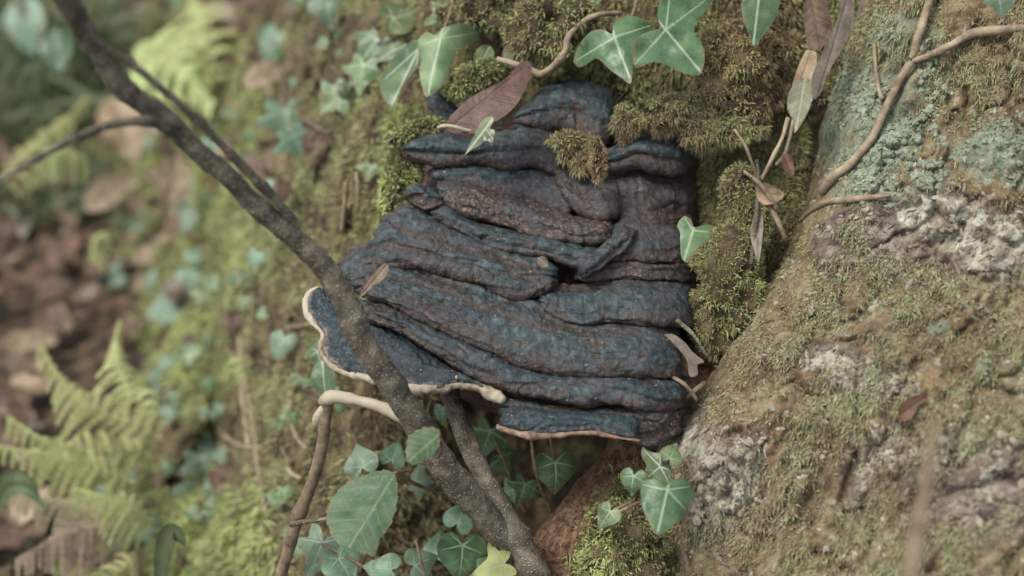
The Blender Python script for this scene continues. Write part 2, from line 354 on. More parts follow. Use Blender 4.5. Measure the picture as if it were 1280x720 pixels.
# ------------------------------------------------------------------ the tree: bank/trunk, rotten wood, buttress root
tree = thing('old_tree', 'old mossy tree base filling the right and middle, with a bracket fungus growing on it', 'tree', P(900, 800, 1.1))
xs = np.r_[np.arange(-900, -100, 20), np.arange(-100, 1150, 3.0), np.arange(1150, 2000, 20)]
ys = np.r_[np.arange(-900, -60, 15), np.arange(-60, 780, 3.0), np.arange(780, 1300, 15)]
X, Y = np.meshgrid(xs, ys)
trunk = mesh_obj('trunk', Tp(X, Y), grid_faces(len(ys), len(xs))[:, ::-1], M['bark_bank'], tree)

r0 = lookup([800, 950, 1100, 1280, 1600], [-500, 0, 250, 500, 720, 1100],
            [[1.1, 1.06, 1.02, .98, .95], [1.05, 1.03, 1.0, .965, .92], [1.01, .985, .95, .92, .87], [.955, .925, .89, .85, .80], [.945, .915, .865, .81, .76], [.92, .88, .83, .78, .72]])
EY = np.array([-900, -200, 0, 120, 200, 300, 340, 380, 430, 470, 510, 550, 580, 620, 680, 720, 900, 1300])
EX = np.array([1250, 1100, 1070, 1035, 1015, 990, 965, 935, 905, 880, 855, 815, 800, 810, 830, 838, 860, 900])
_ky = np.arange(-900, 1301, 5.); _ex = np.interp(_ky, EY, EX); _kk = np.ones(9)/9; _ex = np.convolve(np.pad(_ex, 4, 'edge'), _kk, 'valid')
def redge(py): py = np.asarray(py, float); return np.interp(py, _ky, _ex)+5*fbm(np.stack([py*.02, 0*py, 0*py], -1), 3, 4)
def Rd(px, py):
    s = np.clip((px-redge(py))/80, 0, 1); d = r0(px, py)+.10*(1-np.sqrt(np.clip(1-(1-s)**2, 0, 1)))
    q = P(px, py, r0(px, py))
    fis = np.clip(1-np.abs(fbm(q*np.array([38, 38, 13])+.6*fbm(q*30, 2, 28)[..., None], 3, 27))*5, 0, 1)
    lump = .020*fbm(q*np.array([12, 12, 7]), 4, 21)+.010*fbm(q*np.array([55, 55, 30]), 3, 23)-.007*fis**1.4+.0045*fbm(q*150, 3, 25)
    return d-lump*(.3+.7*s)
def Rp(px, py, off=0): return P(px, py, Rd(px, py)-off)
vv = np.r_[np.arange(-900, -60, 15), np.arange(-60, 780, 3.), np.arange(780, 1300, 15)]
uu = np.r_[np.linspace(0, 1, 40)**2*90, np.arange(93, 520, 3.), np.arange(535, 1200, 15)]
U, V = np.meshgrid(uu, vv); RX = redge(V)+U
def mx(*a): return np.maximum.reduce(a)
lich = mx(blob(RX, V, 1080, 150, 110, 110, 0), blob(RX, V, 1070, 210, 60, 80), blob(RX, V, 1240, 190, 80, 50), blob(RX, V, 1130, 50, 90, 70)*.8, blob(RX, V, 1232, 465, 16, 30), blob(RX, V, 1175, 410, 25, 20)*.9,
          blob(RX, V, 860, 560, 40, 30)*.7, blob(RX, V, 1020, 600, 20, 20)*.7)
pale = mx(blob(RX, V, 1210, 290, 120, 50, 20), blob(RX, V, 905, 600, 55, 75, 25), blob(RX, V, 1060, 465, 80, 28, 20)*.8, blob(RX, V, 1120, 570, 40, 45)*.9, blob(RX, V, 1210, 560, 50, 40)*.7, blob(RX, V, 1085, 600, 30, 60)*.6,
          blob(RX, V, 1050, 60, 14, 90, 15)*.8, blob(RX, V, 838, 556, 26, 60, 40)*1.1)
mossm = np.clip(.62-.5*pale-.3*blob(RX, V, 1120, 300, 60, 60)-.35*blob(RX, V, 1060, 300, 60, 40, -40)-.35*blob(RX, V, 1230, 620, 90, 70), 0, 1)
root = mesh_obj('root', Rp(RX, V), grid_faces(len(vv), len(uu))[:, ::-1], M['root'], tree, {'lichen': lich*.85, 'pale': pale*1.0, 'moss': mossm})

# rotten red-brown wood swelling below the fungus
WY = np.array([420, 520, 545, 570, 600, 640, 680, 720, 900, 1300]); WX = np.array([800, 775, 765, 752, 722, 690, 662, 640, 600, 560])
def wedge(py): py = np.asarray(py, float); return np.interp(py, WY, WX)+5*fbm(np.stack([py*.03, 0*py, 0*py], -1), 3, 14)
def Wd(px, py):
    s = np.clip((px-wedge(py))/70, 0, 1); d = np.interp(py, [430, 540, 720, 1300], [1.02, 1.0, .975, .93])+.09*(1-np.sqrt(np.clip(1-(1-s)**2, 0, 1)))+.00012*np.clip(px-760, 0, 400)
    q = P(px, py, 1+0*px); return d-.012*fbm(q*np.array([30, 30, 14]), 4, 41)-.004*ridge(q*np.array([150, 150, 50]), 2, 43)
def Wp(px, py, off=0): return P(px, py, Wd(px, py)-off)
vv = np.r_[np.arange(430, 780, 2.), np.arange(780, 1300, 15)]; uu = np.r_[np.linspace(0, 1, 40)**1.8*80, np.arange(82, 330, 2.5)]
U, V = np.meshgrid(uu, vv); mesh_obj('rotten_wood', Wp(wedge(V)+U, V), grid_faces(len(vv), len(uu))[:, ::-1], M['rotwood'], tree)

# ------------------------------------------------------------------ scattering of moss shoots and flakes
def surf_pts(fn, px, py):
    p = fn(px, py); a = fn(px+1.5, py)-p; b = fn(px, py+1.5)-p
    n = np.cross(b, a); n /= np.linalg.norm(n, axis=-1, keepdims=True)+1e-12
    fl = np.sum(n*CB, -1) < 0; n[fl] *= -1
    return p, n
def shoots(name, p, n, length, width, mat, parent=None, droop=.3, spread=.7, lean=None):
    N = len(p); d = n+spread*rng.normal(size=(N, 3))*.6
    if lean is not None: d = d+lean
    d /= np.linalg.norm(d, axis=1, keepdims=True)+1e-9
    L = length*(.5+rng.random(N))[:, None]; side = np.cross(d, rng.normal(size=(N, 3))); side /= np.linalg.norm(side, axis=1, keepdims=True)+1e-9
    W = width*(.6+.8*rng.random(N))[:, None]; g = np.array([0, 0, -1.])
    b0 = p-n*length*.25; m1 = b0+d*L*.55; tip = b0+d*L+g*L*droop*(.3+rng.random(N))[:, None]
    V_ = np.stack([b0-side*W*.5, b0+side*W*.5, m1+side*W*.45, m1-side*W*.45, tip], 1).reshape(-1, 3)
    k = np.arange(N)[:, None]*5
    F = np.concatenate([k+[0, 1, 2], k+[0, 2, 3], k+[3, 2, 4]], 0)
    rn = np.repeat(rng.random(N), 5); tp = np.tile([0, 0, .5, .5, 1], N)
    o = mesh_obj(name, V_, F, mat, parent, {'rnd': rn, 'tip': tp}, smooth=False); tag(o, kind='stuff'); return o
def flakes(name, p, n, size, mat, parent=None, tilt=.35, elong=1.5, lift=.2):
    N = len(p); nn = n+tilt*rng.normal(size=(N, 3)); nn /= np.linalg.norm(nn, axis=1, keepdims=True)
    a = np.cross(nn, rng.normal(size=(N, 3))); a /= np.linalg.norm(a, axis=1, keepdims=True); b = np.cross(nn, a)
    s = size*(.4+rng.random(N)**2*1.4); th = np.linspace(0, 2*PI, 6, endpoint=False)
    rr = s[:, None]*(.6+.6*rng.random((N, 6)))
    ring = p[:, None]+a[:, None]*(np.cos(th)*rr*elong/2)[..., None]+b[:, None]*(np.sin(th)*rr/2)[..., None]
    top = p+nn*(s*lift)[:, None]; V_ = np.concatenate([ring, top[:, None]], 1).reshape(-1, 3)
    k = np.arange(N)[:, None]*7; F = np.concatenate([k+[i, (i+1) % 6, 6] for i in range(6)], 0)
    o = mesh_obj(name, V_, F, mat, parent, smooth=False); tag(o, kind='stuff'); return o
def rnd_px(n, x0, x1, y0, y1): return rng.uniform(x0, x1, n), rng.uniform(y0, y1, n)

# moss on the bank (all the left flank), in patches
def bank_moss(name, n, box, keep, length, width, mat, **kw):
    px, py = rnd_px(n, *box); m = keep(px, py) > rng.random(n); px, py = px[m], py[m]
    p, nn = surf_pts(Tp, px, py); return shoots(name, p, nn, length, width, mat, tree, **kw)
def patch(px, py, sc=.02, s=0, lo=-.25, hi=.2): return sstep(lo, hi, fbm(np.stack([px*sc, py*sc, 0*px], -1), 3, s))
bank_moss('moss', 130000, (230, 560, -40, 760), lambda x, y: (.12+.88*patch(x, y, .03, 70, -.2, .12))*(1-.8*blob(x, y, 590, 640, 90, 100))*(1-.85*blob(x, y, 255, 470, 35, 140))*(1-.75*blob(x, y, 300, 470, 20, 130))*(1-blob(x, y, 470, 640, 70, 110)*.8), .0075, .0011, M['moss_bank'])
bank_moss('moss', 70000, (-20, 345, 390, 760), lambda x, y: np.clip(blob(x, y, 190, 670, 160, 85)+blob(x, y, 180, 460, 110, 80)+.5*blob(x, y, 60, 560, 120, 80), 0, 1)*patch(x, y, .03, 72, -.4, .0), .013, .0022, M['moss_green'])
bank_moss('moss', 40000, (-40, 330, 0, 470), lambda x, y: .9*patch(x, y, .014, 77, -.2, .15), .012, .0025, M['moss_green'])
bank_moss('moss', 42000, (560, 1090, -40, 130), lambda x, y: (.25+.75*patch(x, y, .02, 81))*(1-blob(x, y, 700, 130, 120, 30)), .008, .0009, M['moss_olive'])
bank_moss('moss', 36000, (860, 1010, 120, 500), lambda x, y: .35+.65*patch(x, y, .03, 83), .006, .0008, M['moss_olive'])
bank_moss('moss', 16000, (480, 545, 130, 330), lambda x, y: blob(x, y, 505, 225, 35, 110), .009, .0009, M['moss_green'])
# thin moss, lichen and scaly bark on the root
px, py = rnd_px(190000, 800, 1330, -40, 760); ok = (px > redge(py)+4)
mk = np.clip(np.interp(px, [0, 2000], [1, 1])*(patch(px, py, .03, 91, -.3, .22))-1.4*mx(blob(px, py, 838, 556, 26, 60, 40), blob(px, py, 1210, 290, 120, 50, 20), blob(px, py, 905, 600, 50, 70, 25), blob(px, py, 1100, 180, 90, 100)*.9, blob(px, py, 1240, 190, 70, 40), blob(px, py, 1220, 600, 80, 60)*.6), 0, 1)
m = ok & (mk > rng.random(len(px))); p, nn = surf_pts(Rp, px[m], py[m]); shoots('moss', p, nn, .0036, .0010, M['moss_root'], tree, droop=.7, spread=1.4)
px, py = rnd_px(42000, 1000, 1320, -30, 260); mk = mx(blob(px, py, 1080, 140, 100, 110), blob(px, py, 1240, 190, 75, 45), blob(px, py, 1150, 200, 40, 35))*patch(px, py, .03, 95, -.2, .2)
m = (px > redge(py)+4) & (mk > rng.random(len(px))); p, nn = surf_pts(Rp, px[m], py[m]); flakes('lichen', p, nn, .0028, M['flake'], tree, .6, 1.2, .35)
px, py = rnd_px(26000, 840, 1320, 230, 690); mk = mx(blob(px, py, 905, 600, 50, 75, 25), blob(px, py, 1210, 290, 110, 45, 20)*.8, blob(px, py, 1115, 570, 35, 40), blob(px, py, 1060, 465, 70, 22, 20)*.7, blob(px, py, 1220, 600, 90, 70)*.5)*patch(px, py, .05, 97, -.2, .2)
m = (px > redge(py)+6) & (mk > rng.random(len(px))); p, nn = surf_pts(Rp, px[m], py[m]); flakes('bark_scales', p, nn, .0030, M['barkflake'], tree, .3, 2.2, .15)
px, py = rnd_px(9000, 850, 1320, 200, 760); m = (px > redge(py)+8) & (patch(px, py, .06, 99, -.1, .3) > rng.random(len(px))); p, nn = surf_pts(Rp, px[m], py[m]); flakes('bark_grit', p, nn, .0026, M['barkflake'], tree, .6, 1.6, .3)
# wood fibres and green moss at the foot of the rotten wood
px, py = rnd_px(34000, 620, 860, 530, 760); m = (px > wedge(py)+2) & (px < redge(py)+20); gm = sstep(725, 775, px+.35*(py-640)+25*fbm(np.stack([px*.03, py*.03, 0*px], -1), 3, 5))*sstep(575, 650, py+.3*(px-760))
g1 = m & (gm > rng.random(len(px))); g2 = m & ~g1 & (rng.random(len(px)) < .55)
p, nn = surf_pts(Wp, px[g1], py[g1]); shoots('moss', p, nn, .007, .0011, M['moss_green'], tree)
p, nn = surf_pts(Wp, px[g2], py[g2]); shoots('wood_fibres', p, nn, .005, .0008, M['rotwood'], tree, droop=1.2, spread=1.2)

# ------------------------------------------------------------------ the bracket fungus
fungus = thing('bracket_fungus', 'large blue-grey layered bracket fungus with cream rim growing on the mossy trunk', 'bracket fungus', P(690, 330, 1.05))
def Fd(px, py):
    px = np.asarray(px, float); py = np.asarray(py, float)
    return 1.045-.115*sstep(60, 600, py)*1.0+.045*np.clip((px-790)/110, 0, 2)**2+.02*np.clip((px-845)/30, 0, 2)**2+.00006*np.clip(520-px, 0, 200)
TG = []
def tier(up, lo, r=.008, back=.010, bulge=.003, push=0., ext=10, end=(18, 14), br=0, fz=0, rough=1., name='shelf', amp=1., stri=0, crest=.7, rm=0):
    up = np.asarray(up, float); lo = np.asarray(lo, float); r = r*1.15; back = back*1.35
    Lpx = np.sum(np.hypot(*np.diff(lo, axis=0).T)); Wpx = np.mean(np.hypot(*(cat_rom(up, 20)-cat_rom(lo, 20)).T))
    nu = int(Lpx/1.3)+2; A = cat_rom(up, nu); B = cat_rom(lo, nu)
    u_px = np.linspace(0, Lpx, nu); sd = random.random()*50
    jit = fbm(np.stack([u_px*.035+sd, 0*u_px, 0*u_px], -1), 4, 7)*5*rough
    dirv = B-A; dl = np.hypot(dirv[:, 0], dirv[:, 1])[:, None]; dirn = dirv/(dl+1e-6)
    A = A-dirn*ext; B = B+dirn*jit[:, None]
    n1 = max(14, int((Wpx*crest+ext)/1.3)); n2 = max(8, int(Wpx*(1-crest)/1.2)); n3 = 8
    q1 = np.linspace(0, 1, n1); q2 = np.linspace(0, 1, n2+1)[1:]; q3 = np.linspace(0, 1, n3+1)[1:]
    g = np.r_[q1*crest, crest+(1-crest)*np.sin(q2*PI/2)**.9, 1-.05*q3**1.5]
    o = np.r_[back*(1-q1)**1.6-bulge*np.sin(q1*PI)*(1-q1*.4), r*(1-np.cos(q2*PI/2)), r+.012*q3]
    tt = np.r_[q1*.72, .72+.2*q2, .92+.08*q3]
    XY = A[None]+(B-A)[None]*g[:, None, None]
    e = np.minimum(np.clip(u_px/end[0], 0, 1), np.clip((Lpx-u_px)/end[1], 0, 1)); eo = .018*(1-np.sqrt(np.clip(1-(1-e)**2, 0, 1)))
    D = Fd(XY[..., 0], XY[..., 1])+push+o[:, None]+eo[None]
    G = P(XY[..., 0], XY[..., 1], D); nn = -normals(G)
    if np.mean(np.sum(nn[:n1]*CB, -1)) < 0: nn = -nn
    um = (u_px*K)[None]+0*tt[:, None]; vm = (g[:, None]*Wpx*K)+0*um
    crease = ridge(np.stack([um*14+sd, vm*95, 0*um], -1), 3, 11)
    cross = ridge(np.stack([um*60+sd, vm*14, 0*um+3], -1), 3, 13)
    ph = vm*125+1.5*fbm(np.stack([um*9+sd, vm*10, 0*um], -1), 3, 93)+.35*fbm(G*60, 2, 94); saw = ph % 1.0; saw = saw*(1-sstep(.86, 1, saw)); sm = np.clip(fbm(np.stack([um*8+sd, vm*26, 0*um+5], -1), 2, 95)*2.2+.4, 0, 1)*(crest > .6)
    band = fbm(np.stack([um*7+sd, vm*105+1.6*fbm(G*22, 2, 12), 0*um], -1), 3, 11); pit = fbm(G*75, 3, 17)
    cav = np.clip(.40-1.1*band-.5*pit+.75*sm*np.clip(.45-saw, 0, 1)*2, 0, 1)
    h = .0040*fbm(G*17+sd, 3, 15)+.0020*band+.0021*sm*(saw-.4)-.0008*np.clip(cross-.8, 0, 1)*3*np.clip(fbm(G*18, 2, 8)*3, 0, 1)+.0008*pit+.0009*fbm(G*300, 3, 19)
    h = h*amp
    Q = np.stack([um*9+sd, vm*60+1.2*fbm(G*30, 2, 61), 0*um], -1); gr = np.clip(1-np.abs(fbm(Q, 2, 63))*9, 0, 1)*np.clip(fbm(G*14, 2, 65)*2+.6, 0, 1)
    Q2 = G*34+.8*np.stack([fbm(G*50, 2, 71), fbm(G*50, 2, 72), fbm(G*50, 2, 73)], -1); gr2 = np.clip(1-np.abs(fbm(Q2, 2, 75))*12, 0, 1)*np.clip(fbm(G*20, 2, 77)*3+.1, 0, 1)
    if stri: h = h+.0035*fbm(np.stack([um*120+.6*fbm(G*60, 2, 68), vm*10, 0*um], -1), 3, 66)
    h = h-.0024*gr**1.5*amp-.0012*gr2*amp
    G = G+nn*(h*rough)[..., None]
    brv = np.clip(br*(1+.9*fbm(G*60, 3, 33))+.0*um, 0, 1)
    TG.append((G, nn, tt))
    ob = mesh_obj(name, G, grid_faces(*G.shape[:2]), M['fungus'], fungus, {'cav': cav*(1-.5*(crest < .6)), 'rm': rm+0*um, 't': np.clip((tt[:, None]*.85+.14 if crest < .6 else tt[:, None])+0*um+np.maximum(.5*gr, .25*gr2)*(tt[:, None] > .1)*(1-rm), 0, 1), 'br': brv, 'bz': np.clip((XY[..., 0]-640)/200, 0, 1)*np.clip((420-XY[..., 1])/160, 0, 1)*sstep(205, 225, XY[..., 1])+.25*np.clip((XY[..., 0]-700)/150, 0, 1), 'fz': fz+0*um})
    return ob
def rim(lo, rad, mat, parent, push=0., off=2.):
    q = cat_rom(lo, 60); n = len(q); tgx = np.gradient(q, axis=0); nrm = np.c_[-tgx[:, 1], tgx[:, 0]]; nrm /= np.hypot(nrm[:, 0], nrm[:, 1])[:, None]+1e-9
    q = q+nrm*off*np.array([1]); rr = np.interp(np.linspace(0, 1, n), np.linspace(0, 1, len(rad)), rad)*K
    pts = np.c_[q, Fd(q[:, 0], q[:, 1])+push+rr*.8, rr]
    t = tube('rim', pts, mat, parent, seg=26, step=.0010, rough=.24, nscale=70, seed=3); return t
# dark heart behind the shelves
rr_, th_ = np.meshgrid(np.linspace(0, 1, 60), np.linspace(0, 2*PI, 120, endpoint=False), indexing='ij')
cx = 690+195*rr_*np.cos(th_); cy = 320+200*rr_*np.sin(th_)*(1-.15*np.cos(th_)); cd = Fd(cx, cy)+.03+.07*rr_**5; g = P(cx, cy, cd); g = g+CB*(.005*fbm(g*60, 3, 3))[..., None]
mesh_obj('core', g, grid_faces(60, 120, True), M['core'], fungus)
# from the top of the fungus downwards
tier([(638, 146), (650, 132), (672, 118), (692, 106), (714, 101), (740, 106), (762, 116), (770, 140)], [(640, 156), (656, 160), (680, 162), (704, 162), (722, 172), (738, 184), (752, 184), (766, 172)], r=0.0102, back=0.0150, bulge=.010, crest=.55, ext=2, push=-.008, end=(30, 30))
tier([(532, 122), (540, 113), (550, 112), (562, 124), (574, 138)], [(540, 150), (548, 158), (556, 158), (566, 156), (574, 150)], r=0.0068, back=0.0060, bulge=.006, ext=0, end=(10, 10), push=.005)
tier([(502, 184), (520, 174), (555, 171), (588, 178), (620, 168), (645, 160), (672, 161), (698, 172), (708, 192)], [(503, 198), (520, 206), (552, 212), (588, 208), (612, 209), (638, 217), (662, 213), (688, 220), (706, 226)], r=0.0102, back=0.0080, bulge=.010, crest=.55, ext=2, end=(26, 18), push=-.008)
tier([(752, 196), (765, 188), (785, 178), (800, 172), (822, 173), (845, 177), (866, 190)], [(753, 207), (766, 215), (785, 213), (800, 210), (818, 216), (842, 219), (866, 211)], r=0.0093, back=0.0070, bulge=.010, crest=.55, ext=1, end=(22, 22), push=-.014, rough=.6)
tier([(855, 192), (880, 192), (905, 194), (918, 200)], [(858, 212), (880, 216), (902, 218), (918, 216)], r=0.0068, back=0.0060, bulge=.004, br=.8, end=(8, 8), push=-.012)
tier([(540, 220), (565, 212), (600, 210), (640, 216), (680, 220), (712, 228), (722, 250)], [(556, 228), (580, 230), (606, 236), (632, 245), (660, 250), (690, 262), (715, 272)], r=0.0059, back=0.0100, bulge=.004, push=.0, crest=.59)
tier([(505, 240), (515, 228), (530, 228), (545, 234), (560, 246)], [(510, 256), (522, 264), (536, 266), (548, 262), (560, 258)], r=0.0076, back=0.0060, bulge=.009, ext=1, push=-.006, crest=.59, end=(12, 12))
tier([(690, 212), (704, 214), (725, 218), (750, 222), (776, 222)], [(697, 226), (708, 248), (726, 266), (748, 279), (774, 273)], r=0.0076, back=0.0100, bulge=.004, ext=4, push=-.006, br=.35)
tier([(745, 214), (790, 212), (830, 216), (870, 216), (915, 220)], [(768, 276), (790, 284), (812, 289), (850, 284), (912, 288)], r=0.0068, back=0.0030, bulge=.005, ext=2, push=.001, br=.2, stri=1)
tier([(545, 228), (572, 226), (600, 234), (632, 243), (664, 250), (695, 264), (722, 274), (764, 276)], [(548, 250), (570, 264), (600, 276), (636, 288), (672, 299), (706, 305), (738, 309), (768, 302)], r=0.0085, back=0.0080, bulge=.008, ext=3, push=-.006, br=.75)
tier([(534, 262), (556, 256), (580, 268), (604, 281), (632, 288), (662, 294), (694, 300), (728, 308), (756, 312)], [(540, 276), (560, 288), (582, 299), (606, 309), (636, 314), (662, 320), (692, 328), (716, 338), (744, 352)], r=0.0076, back=0.0070, bulge=.008, ext=4, push=-.004)
tier([(770, 282), (792, 272), (812, 280), (836, 282), (868, 284)], [(742, 318), (768, 326), (798, 328), (832, 330), (868, 330)], r=0.0076, back=0.0090, bulge=.004, ext=4, push=-.002)
tier([(780, 278), (772, 290), (752, 306), (734, 322), (722, 334)], [(798, 284), (790, 306), (772, 322), (752, 338), (726, 350)], r=0.0051, back=0.0030, bulge=.006, ext=0, push=-.012, end=(10, 10))
tier([(716, 334), (745, 322), (790, 322), (840, 324), (890, 332)], [(716, 351), (742, 354), (784, 352), (832, 353), (886, 356)], r=0.0068, back=0.0060, bulge=.005, ext=4, push=.002, br=.5)
tier([(478, 278), (498, 262), (520, 265), (540, 276), (562, 289), (588, 300), (612, 309), (642, 315), (672, 324), (696, 338)], [(446, 330), (478, 330), (510, 333), (540, 338), (566, 346), (598, 348), (622, 362), (648, 373), (676, 368), (698, 356)], r=0.0059, back=0.0100, bulge=.006, ext=6, push=-.004)
tier([(668, 366), (690, 357), (716, 358), (742, 354), (782, 351), (824, 354), (874, 356)], [(672, 382), (692, 397), (716, 406), (734, 411), (768, 407), (818, 406), (872, 410)], r=0.0068, back=0.0090, bulge=.005, ext=6, push=-.004)
tier([(424, 338), (440, 318), (466, 312), (505, 325), (540, 333), (575, 342), (620, 358), (660, 372), (700, 398), (735, 408), (775, 404), (818, 404), (850, 420)], [(444, 368), (462, 376), (490, 384), (520, 399), (550, 414), (580, 430), (612, 444), (646, 458), (690, 466), (735, 470), (780, 473), (820, 475), (862, 476)], r=0.0076, back=0.0120, bulge=.006, ext=8, push=-.004, end=(34, 20))
tier([(448, 378), (478, 382), (510, 396), (545, 412), (580, 430), (615, 446), (650, 458), (700, 466), (760, 471), (862, 478)], [(456, 402), (486, 414), (516, 430), (548, 450), (584, 472), (616, 486), (645, 496), (700, 503), (770, 509), (856, 512)], r=0.0076, back=0.0080, bulge=.005, ext=6, push=-.002)
tier([(610, 490), (645, 494), (700, 502), (770, 508), (846, 514)], [(618, 512), (645, 516), (700, 522), (760, 526), (830, 532)], r=0.0068, back=0.0070, bulge=.003, ext=5, push=.006, br=.55)
e1 = [(398, 359), (387, 367), (384, 384), (392, 404), (404, 418), (401, 437), (411, 453), (430, 464), (450, 470), (470, 474)]
tier([(770, 508), (800, 512), (830, 512), (858, 508)], [(780, 552), (806, 562), (832, 556), (856, 540)], r=.008, back=.004, bulge=.006, ext=0, push=.008, br=.9, end=(14, 14))
s1 = tier([(412, 362), (426, 370), (440, 386), (452, 402), (460, 416), (468, 430), (474, 440), (480, 448), (484, 454), (488, 460)], e1, rm=1, r=.006, back=.006, bulge=.004, ext=0, push=.004, fz=.95, end=(8, 8), rough=.7, crest=.82)
rim(e1, [1.5, 3.6, 4, 4, 3, 4, 5.2, 5.5, 5.5, 5], M['rim'], s1, .006, .5)
e2 = [(446, 468), (472, 476), (500, 483), (532, 487), (552, 484), (570, 476), (590, 480), (612, 490), (630, 500)]
s2 = tier([(446, 398), (470, 404), (500, 420), (530, 438), (560, 456), (580, 468), (600, 478), (616, 486), (634, 494)], e2, rm=1, r=.006, back=.008, bulge=.004, ext=2, push=.003, fz=.75, crest=.8, rough=.8)
rim(e2, [3, 4.5, 4, 5.5, 8, 9.5, 9, 7.5, 4], M['rim'], s2, .003, .5)
e3 = [(621, 533), (644, 541), (672, 545), (704, 543), (738, 540), (768, 546), (800, 551)]
s3 = tier([(621, 514), (650, 511), (700, 516), (750, 520), (770, 521), (784, 523), (800, 526)], e3, rm=1, r=.005, back=.006, bulge=.003, ext=4, push=-.004, fz=.85, end=(9, 14), crest=.8, rough=.7)
rim(e3, [3, 4.2, 4.2, 3.6, 2.6, 2.0, 1.3], M['rimtan'], s3, -.003, .5)

cp, cn = [], []
for G, nn, tt in TG:
    h_, w_ = G.shape[:2]; k = int(h_*w_/230)
    jj = np.searchsorted(tt, np.clip(np.abs(rng.normal(size=k))*.22, 0, .7)); ii = rng.integers(0, w_, k)
    ok = fbm(G[jj, ii]*35, 2, 88) > .05; cp.append(G[jj, ii][ok]); cn.append(nn[jj, ii][ok])
cp, cn = np.concatenate(cp), np.concatenate(cn)
flakes('debris', cp, cn, .0013, M['crumb'], fungus, .5, 1.8, .35)
# ------------------------------------------------------------------ woody stems
br = thing('sapling_stem', 'thick speckled brown stem slanting from the upper left across the fungus', 'branch', P(660, 700, .97))
tube('main_stem', [(40, -60, .72, .0056), (84, 2, .75, .0059), (110, 48, .77, .0059), (154, 108, .79, .0059), (201, 148, .81, .0059), (249, 192, .825, .0059), (297, 234, .84, .0056), (344, 276, .855, .0067), (394, 322, .87, .0073), (428, 372, .88, .0078), (452, 425, .89, .0083), (476, 462, .90, .0087), (502, 502, .91, .0088), (542, 566, .93, .0092), (582, 616, .945, .0094), (622, 662, .96, .0094), (662, 705, .985, .012)], M['branch'], br, seg=30, step=.0018, rough=.05, nscale=70, knots=((.28, .12), (.43, .12), (.62, .14), (.83, .1)))
tube('side_shoot', [(66, -40, .72, .0018), (80, 0, .735, .0019), (98, 32, .75, .002), (130, 57, .765, .002), (160, 76, .775, .0022), (201, 109, .785, .0023), (249, 152, .805, .0024), (297, 202, .825, .0026), (338, 244, .842, .0029), (372, 284, .86, .0036)], M['branch'], br, seg=14, step=.002, rough=.05, knots=((.35, .5), (.85, .3)))
tube('side_shoot', [(196, 154, .80, .0030), (186, 151, .79, .0026), (150, 154, .775, .0023), (100, 170, .755, .0021), (60, 190, .735, .002), (20, 214, .72, .0019), (-40, 262, .70, .0018)], M['branch'], br, seg=14, step=.002, rough=.05, knots=((.06, .4),))
b2 = thing('second_stem', 'shorter speckled stem rising under the fungus to its cream rim', 'branch', P(670, 715, .97))
tube('main_stem', [(560, 480, 1.0, .0062), (566, 505, .99, .0064), (576, 535, .985, .0066), (596, 577, .975, .0067), (620, 622, .965, .0072), (640, 660, .96, .0078), (656, 692, .96, .0092), (680, 740, .965, .013)], M['branch'], b2, seg=26, step=.0018, rough=.06, nscale=70, knots=((.72, .15),))
bt = thing('bent_dead_twig', 'bent dead twig with a stripped cream arm left of the stem', 'twig', P(350, 725, 1.0))
tube('bark_stem', [(410, 502, .955, .0044), (406, 530, .96, .004), (402, 560, .965, .0039), (387, 610, .975, .0039), (372, 650, .985, .0042), (358, 698, .995, .0044), (345, 760, 1.01, .0045)], M['twig'], bt, seg=18, step=.002, rough=.07, knots=((.55, .25),))
tube('stripped_arm', [(402, 502, .955, .003), (411, 497, .95, .0051), (422, 496, .948, .0044), (440, 499, .945, .0036), (465, 505, .94, .0036), (485, 512, .938, .0040), (505, 520, .935, .0044)], M['pale'], bt, seg=20, step=.0015, rough=.06)
tube('stub', [(408, 506, .955, .003), (400, 518, .958, .0038), (396, 530, .962, .0028)], M['pale'], bt, seg=14, step=.0015, rough=.1)
tube('side_twig', [(364, 656, .975, .0019), (376, 653, .965, .0017), (392, 651, .955, .0014), (409, 648, .95, .0013)], M['branch'], bt, seg=12, step=.0015, rough=.1)

def vine(name, label, cat, branches, mat, group=None, seg=12, rough=.1, part='stem', step=.003):
    b0 = branches[0][0]; t = thing(name, label, cat, P(b0[0], b0[1], b0[2]), group)
    for b in branches: tube(part, b, M[mat], t, seg=seg, step=step, rough=rough)
    return t
def onR(pts, off=.003): return [(x, y, float(Rd(np.array(float(x)), np.array(float(y))))-off-.7*r, r) for x, y, r in pts]
def onT(pts, off=.002): return [(x, y, float(Td(np.array(float(x)), np.array(float(y))))-off-.7*r, r) for x, y, r in pts]
vine('forked_vine', 'pale forked climbing stem creeping over the lichen covered root', 'vine', [
    onR([(1170, -30, .0028), (1162, 0, .0028), (1148, 45, .0028), (1140, 75, .0028), (1125, 100, .0028), (1108, 132, .0028), (1090, 172, .0028), (1064, 204, .0028), (1040, 222, .0032), (1026, 240, .0028)], .006),
    onR([(1142, 76, .0023), (1165, 68, .0023), (1190, 56, .0023), (1214, 42, .0028), (1245, 38, .0028), (1300, 34, .0028)], .006),
    onR([(1102, 124, .0016), (1098, 108, .0016), (1095, 85, .0015), (1093, 56, .0014)], .004)], 'vine')
vine('thin_vine', 'thin pale stem lying flat on the root below the forked vine', 'vine', [onR([(1000, 276, .0016), (1016, 262, .0018), (1034, 252, .002), (1060, 250, .002), (1085, 247, .0018), (1112, 244, .0014)], .003)], 'vine')
vine('dry_stalk', 'blurred straw coloured stalk standing before the root at bottom right', 'stalk', [[(1136, 820, .55, .0032), (1142, 720, .56, .0032), (1150, 650, .57, .003), (1160, 590, .58, .0026), (1166, 545, .585, .0018), (1168, 520, .59, .0008)]], 'twig')
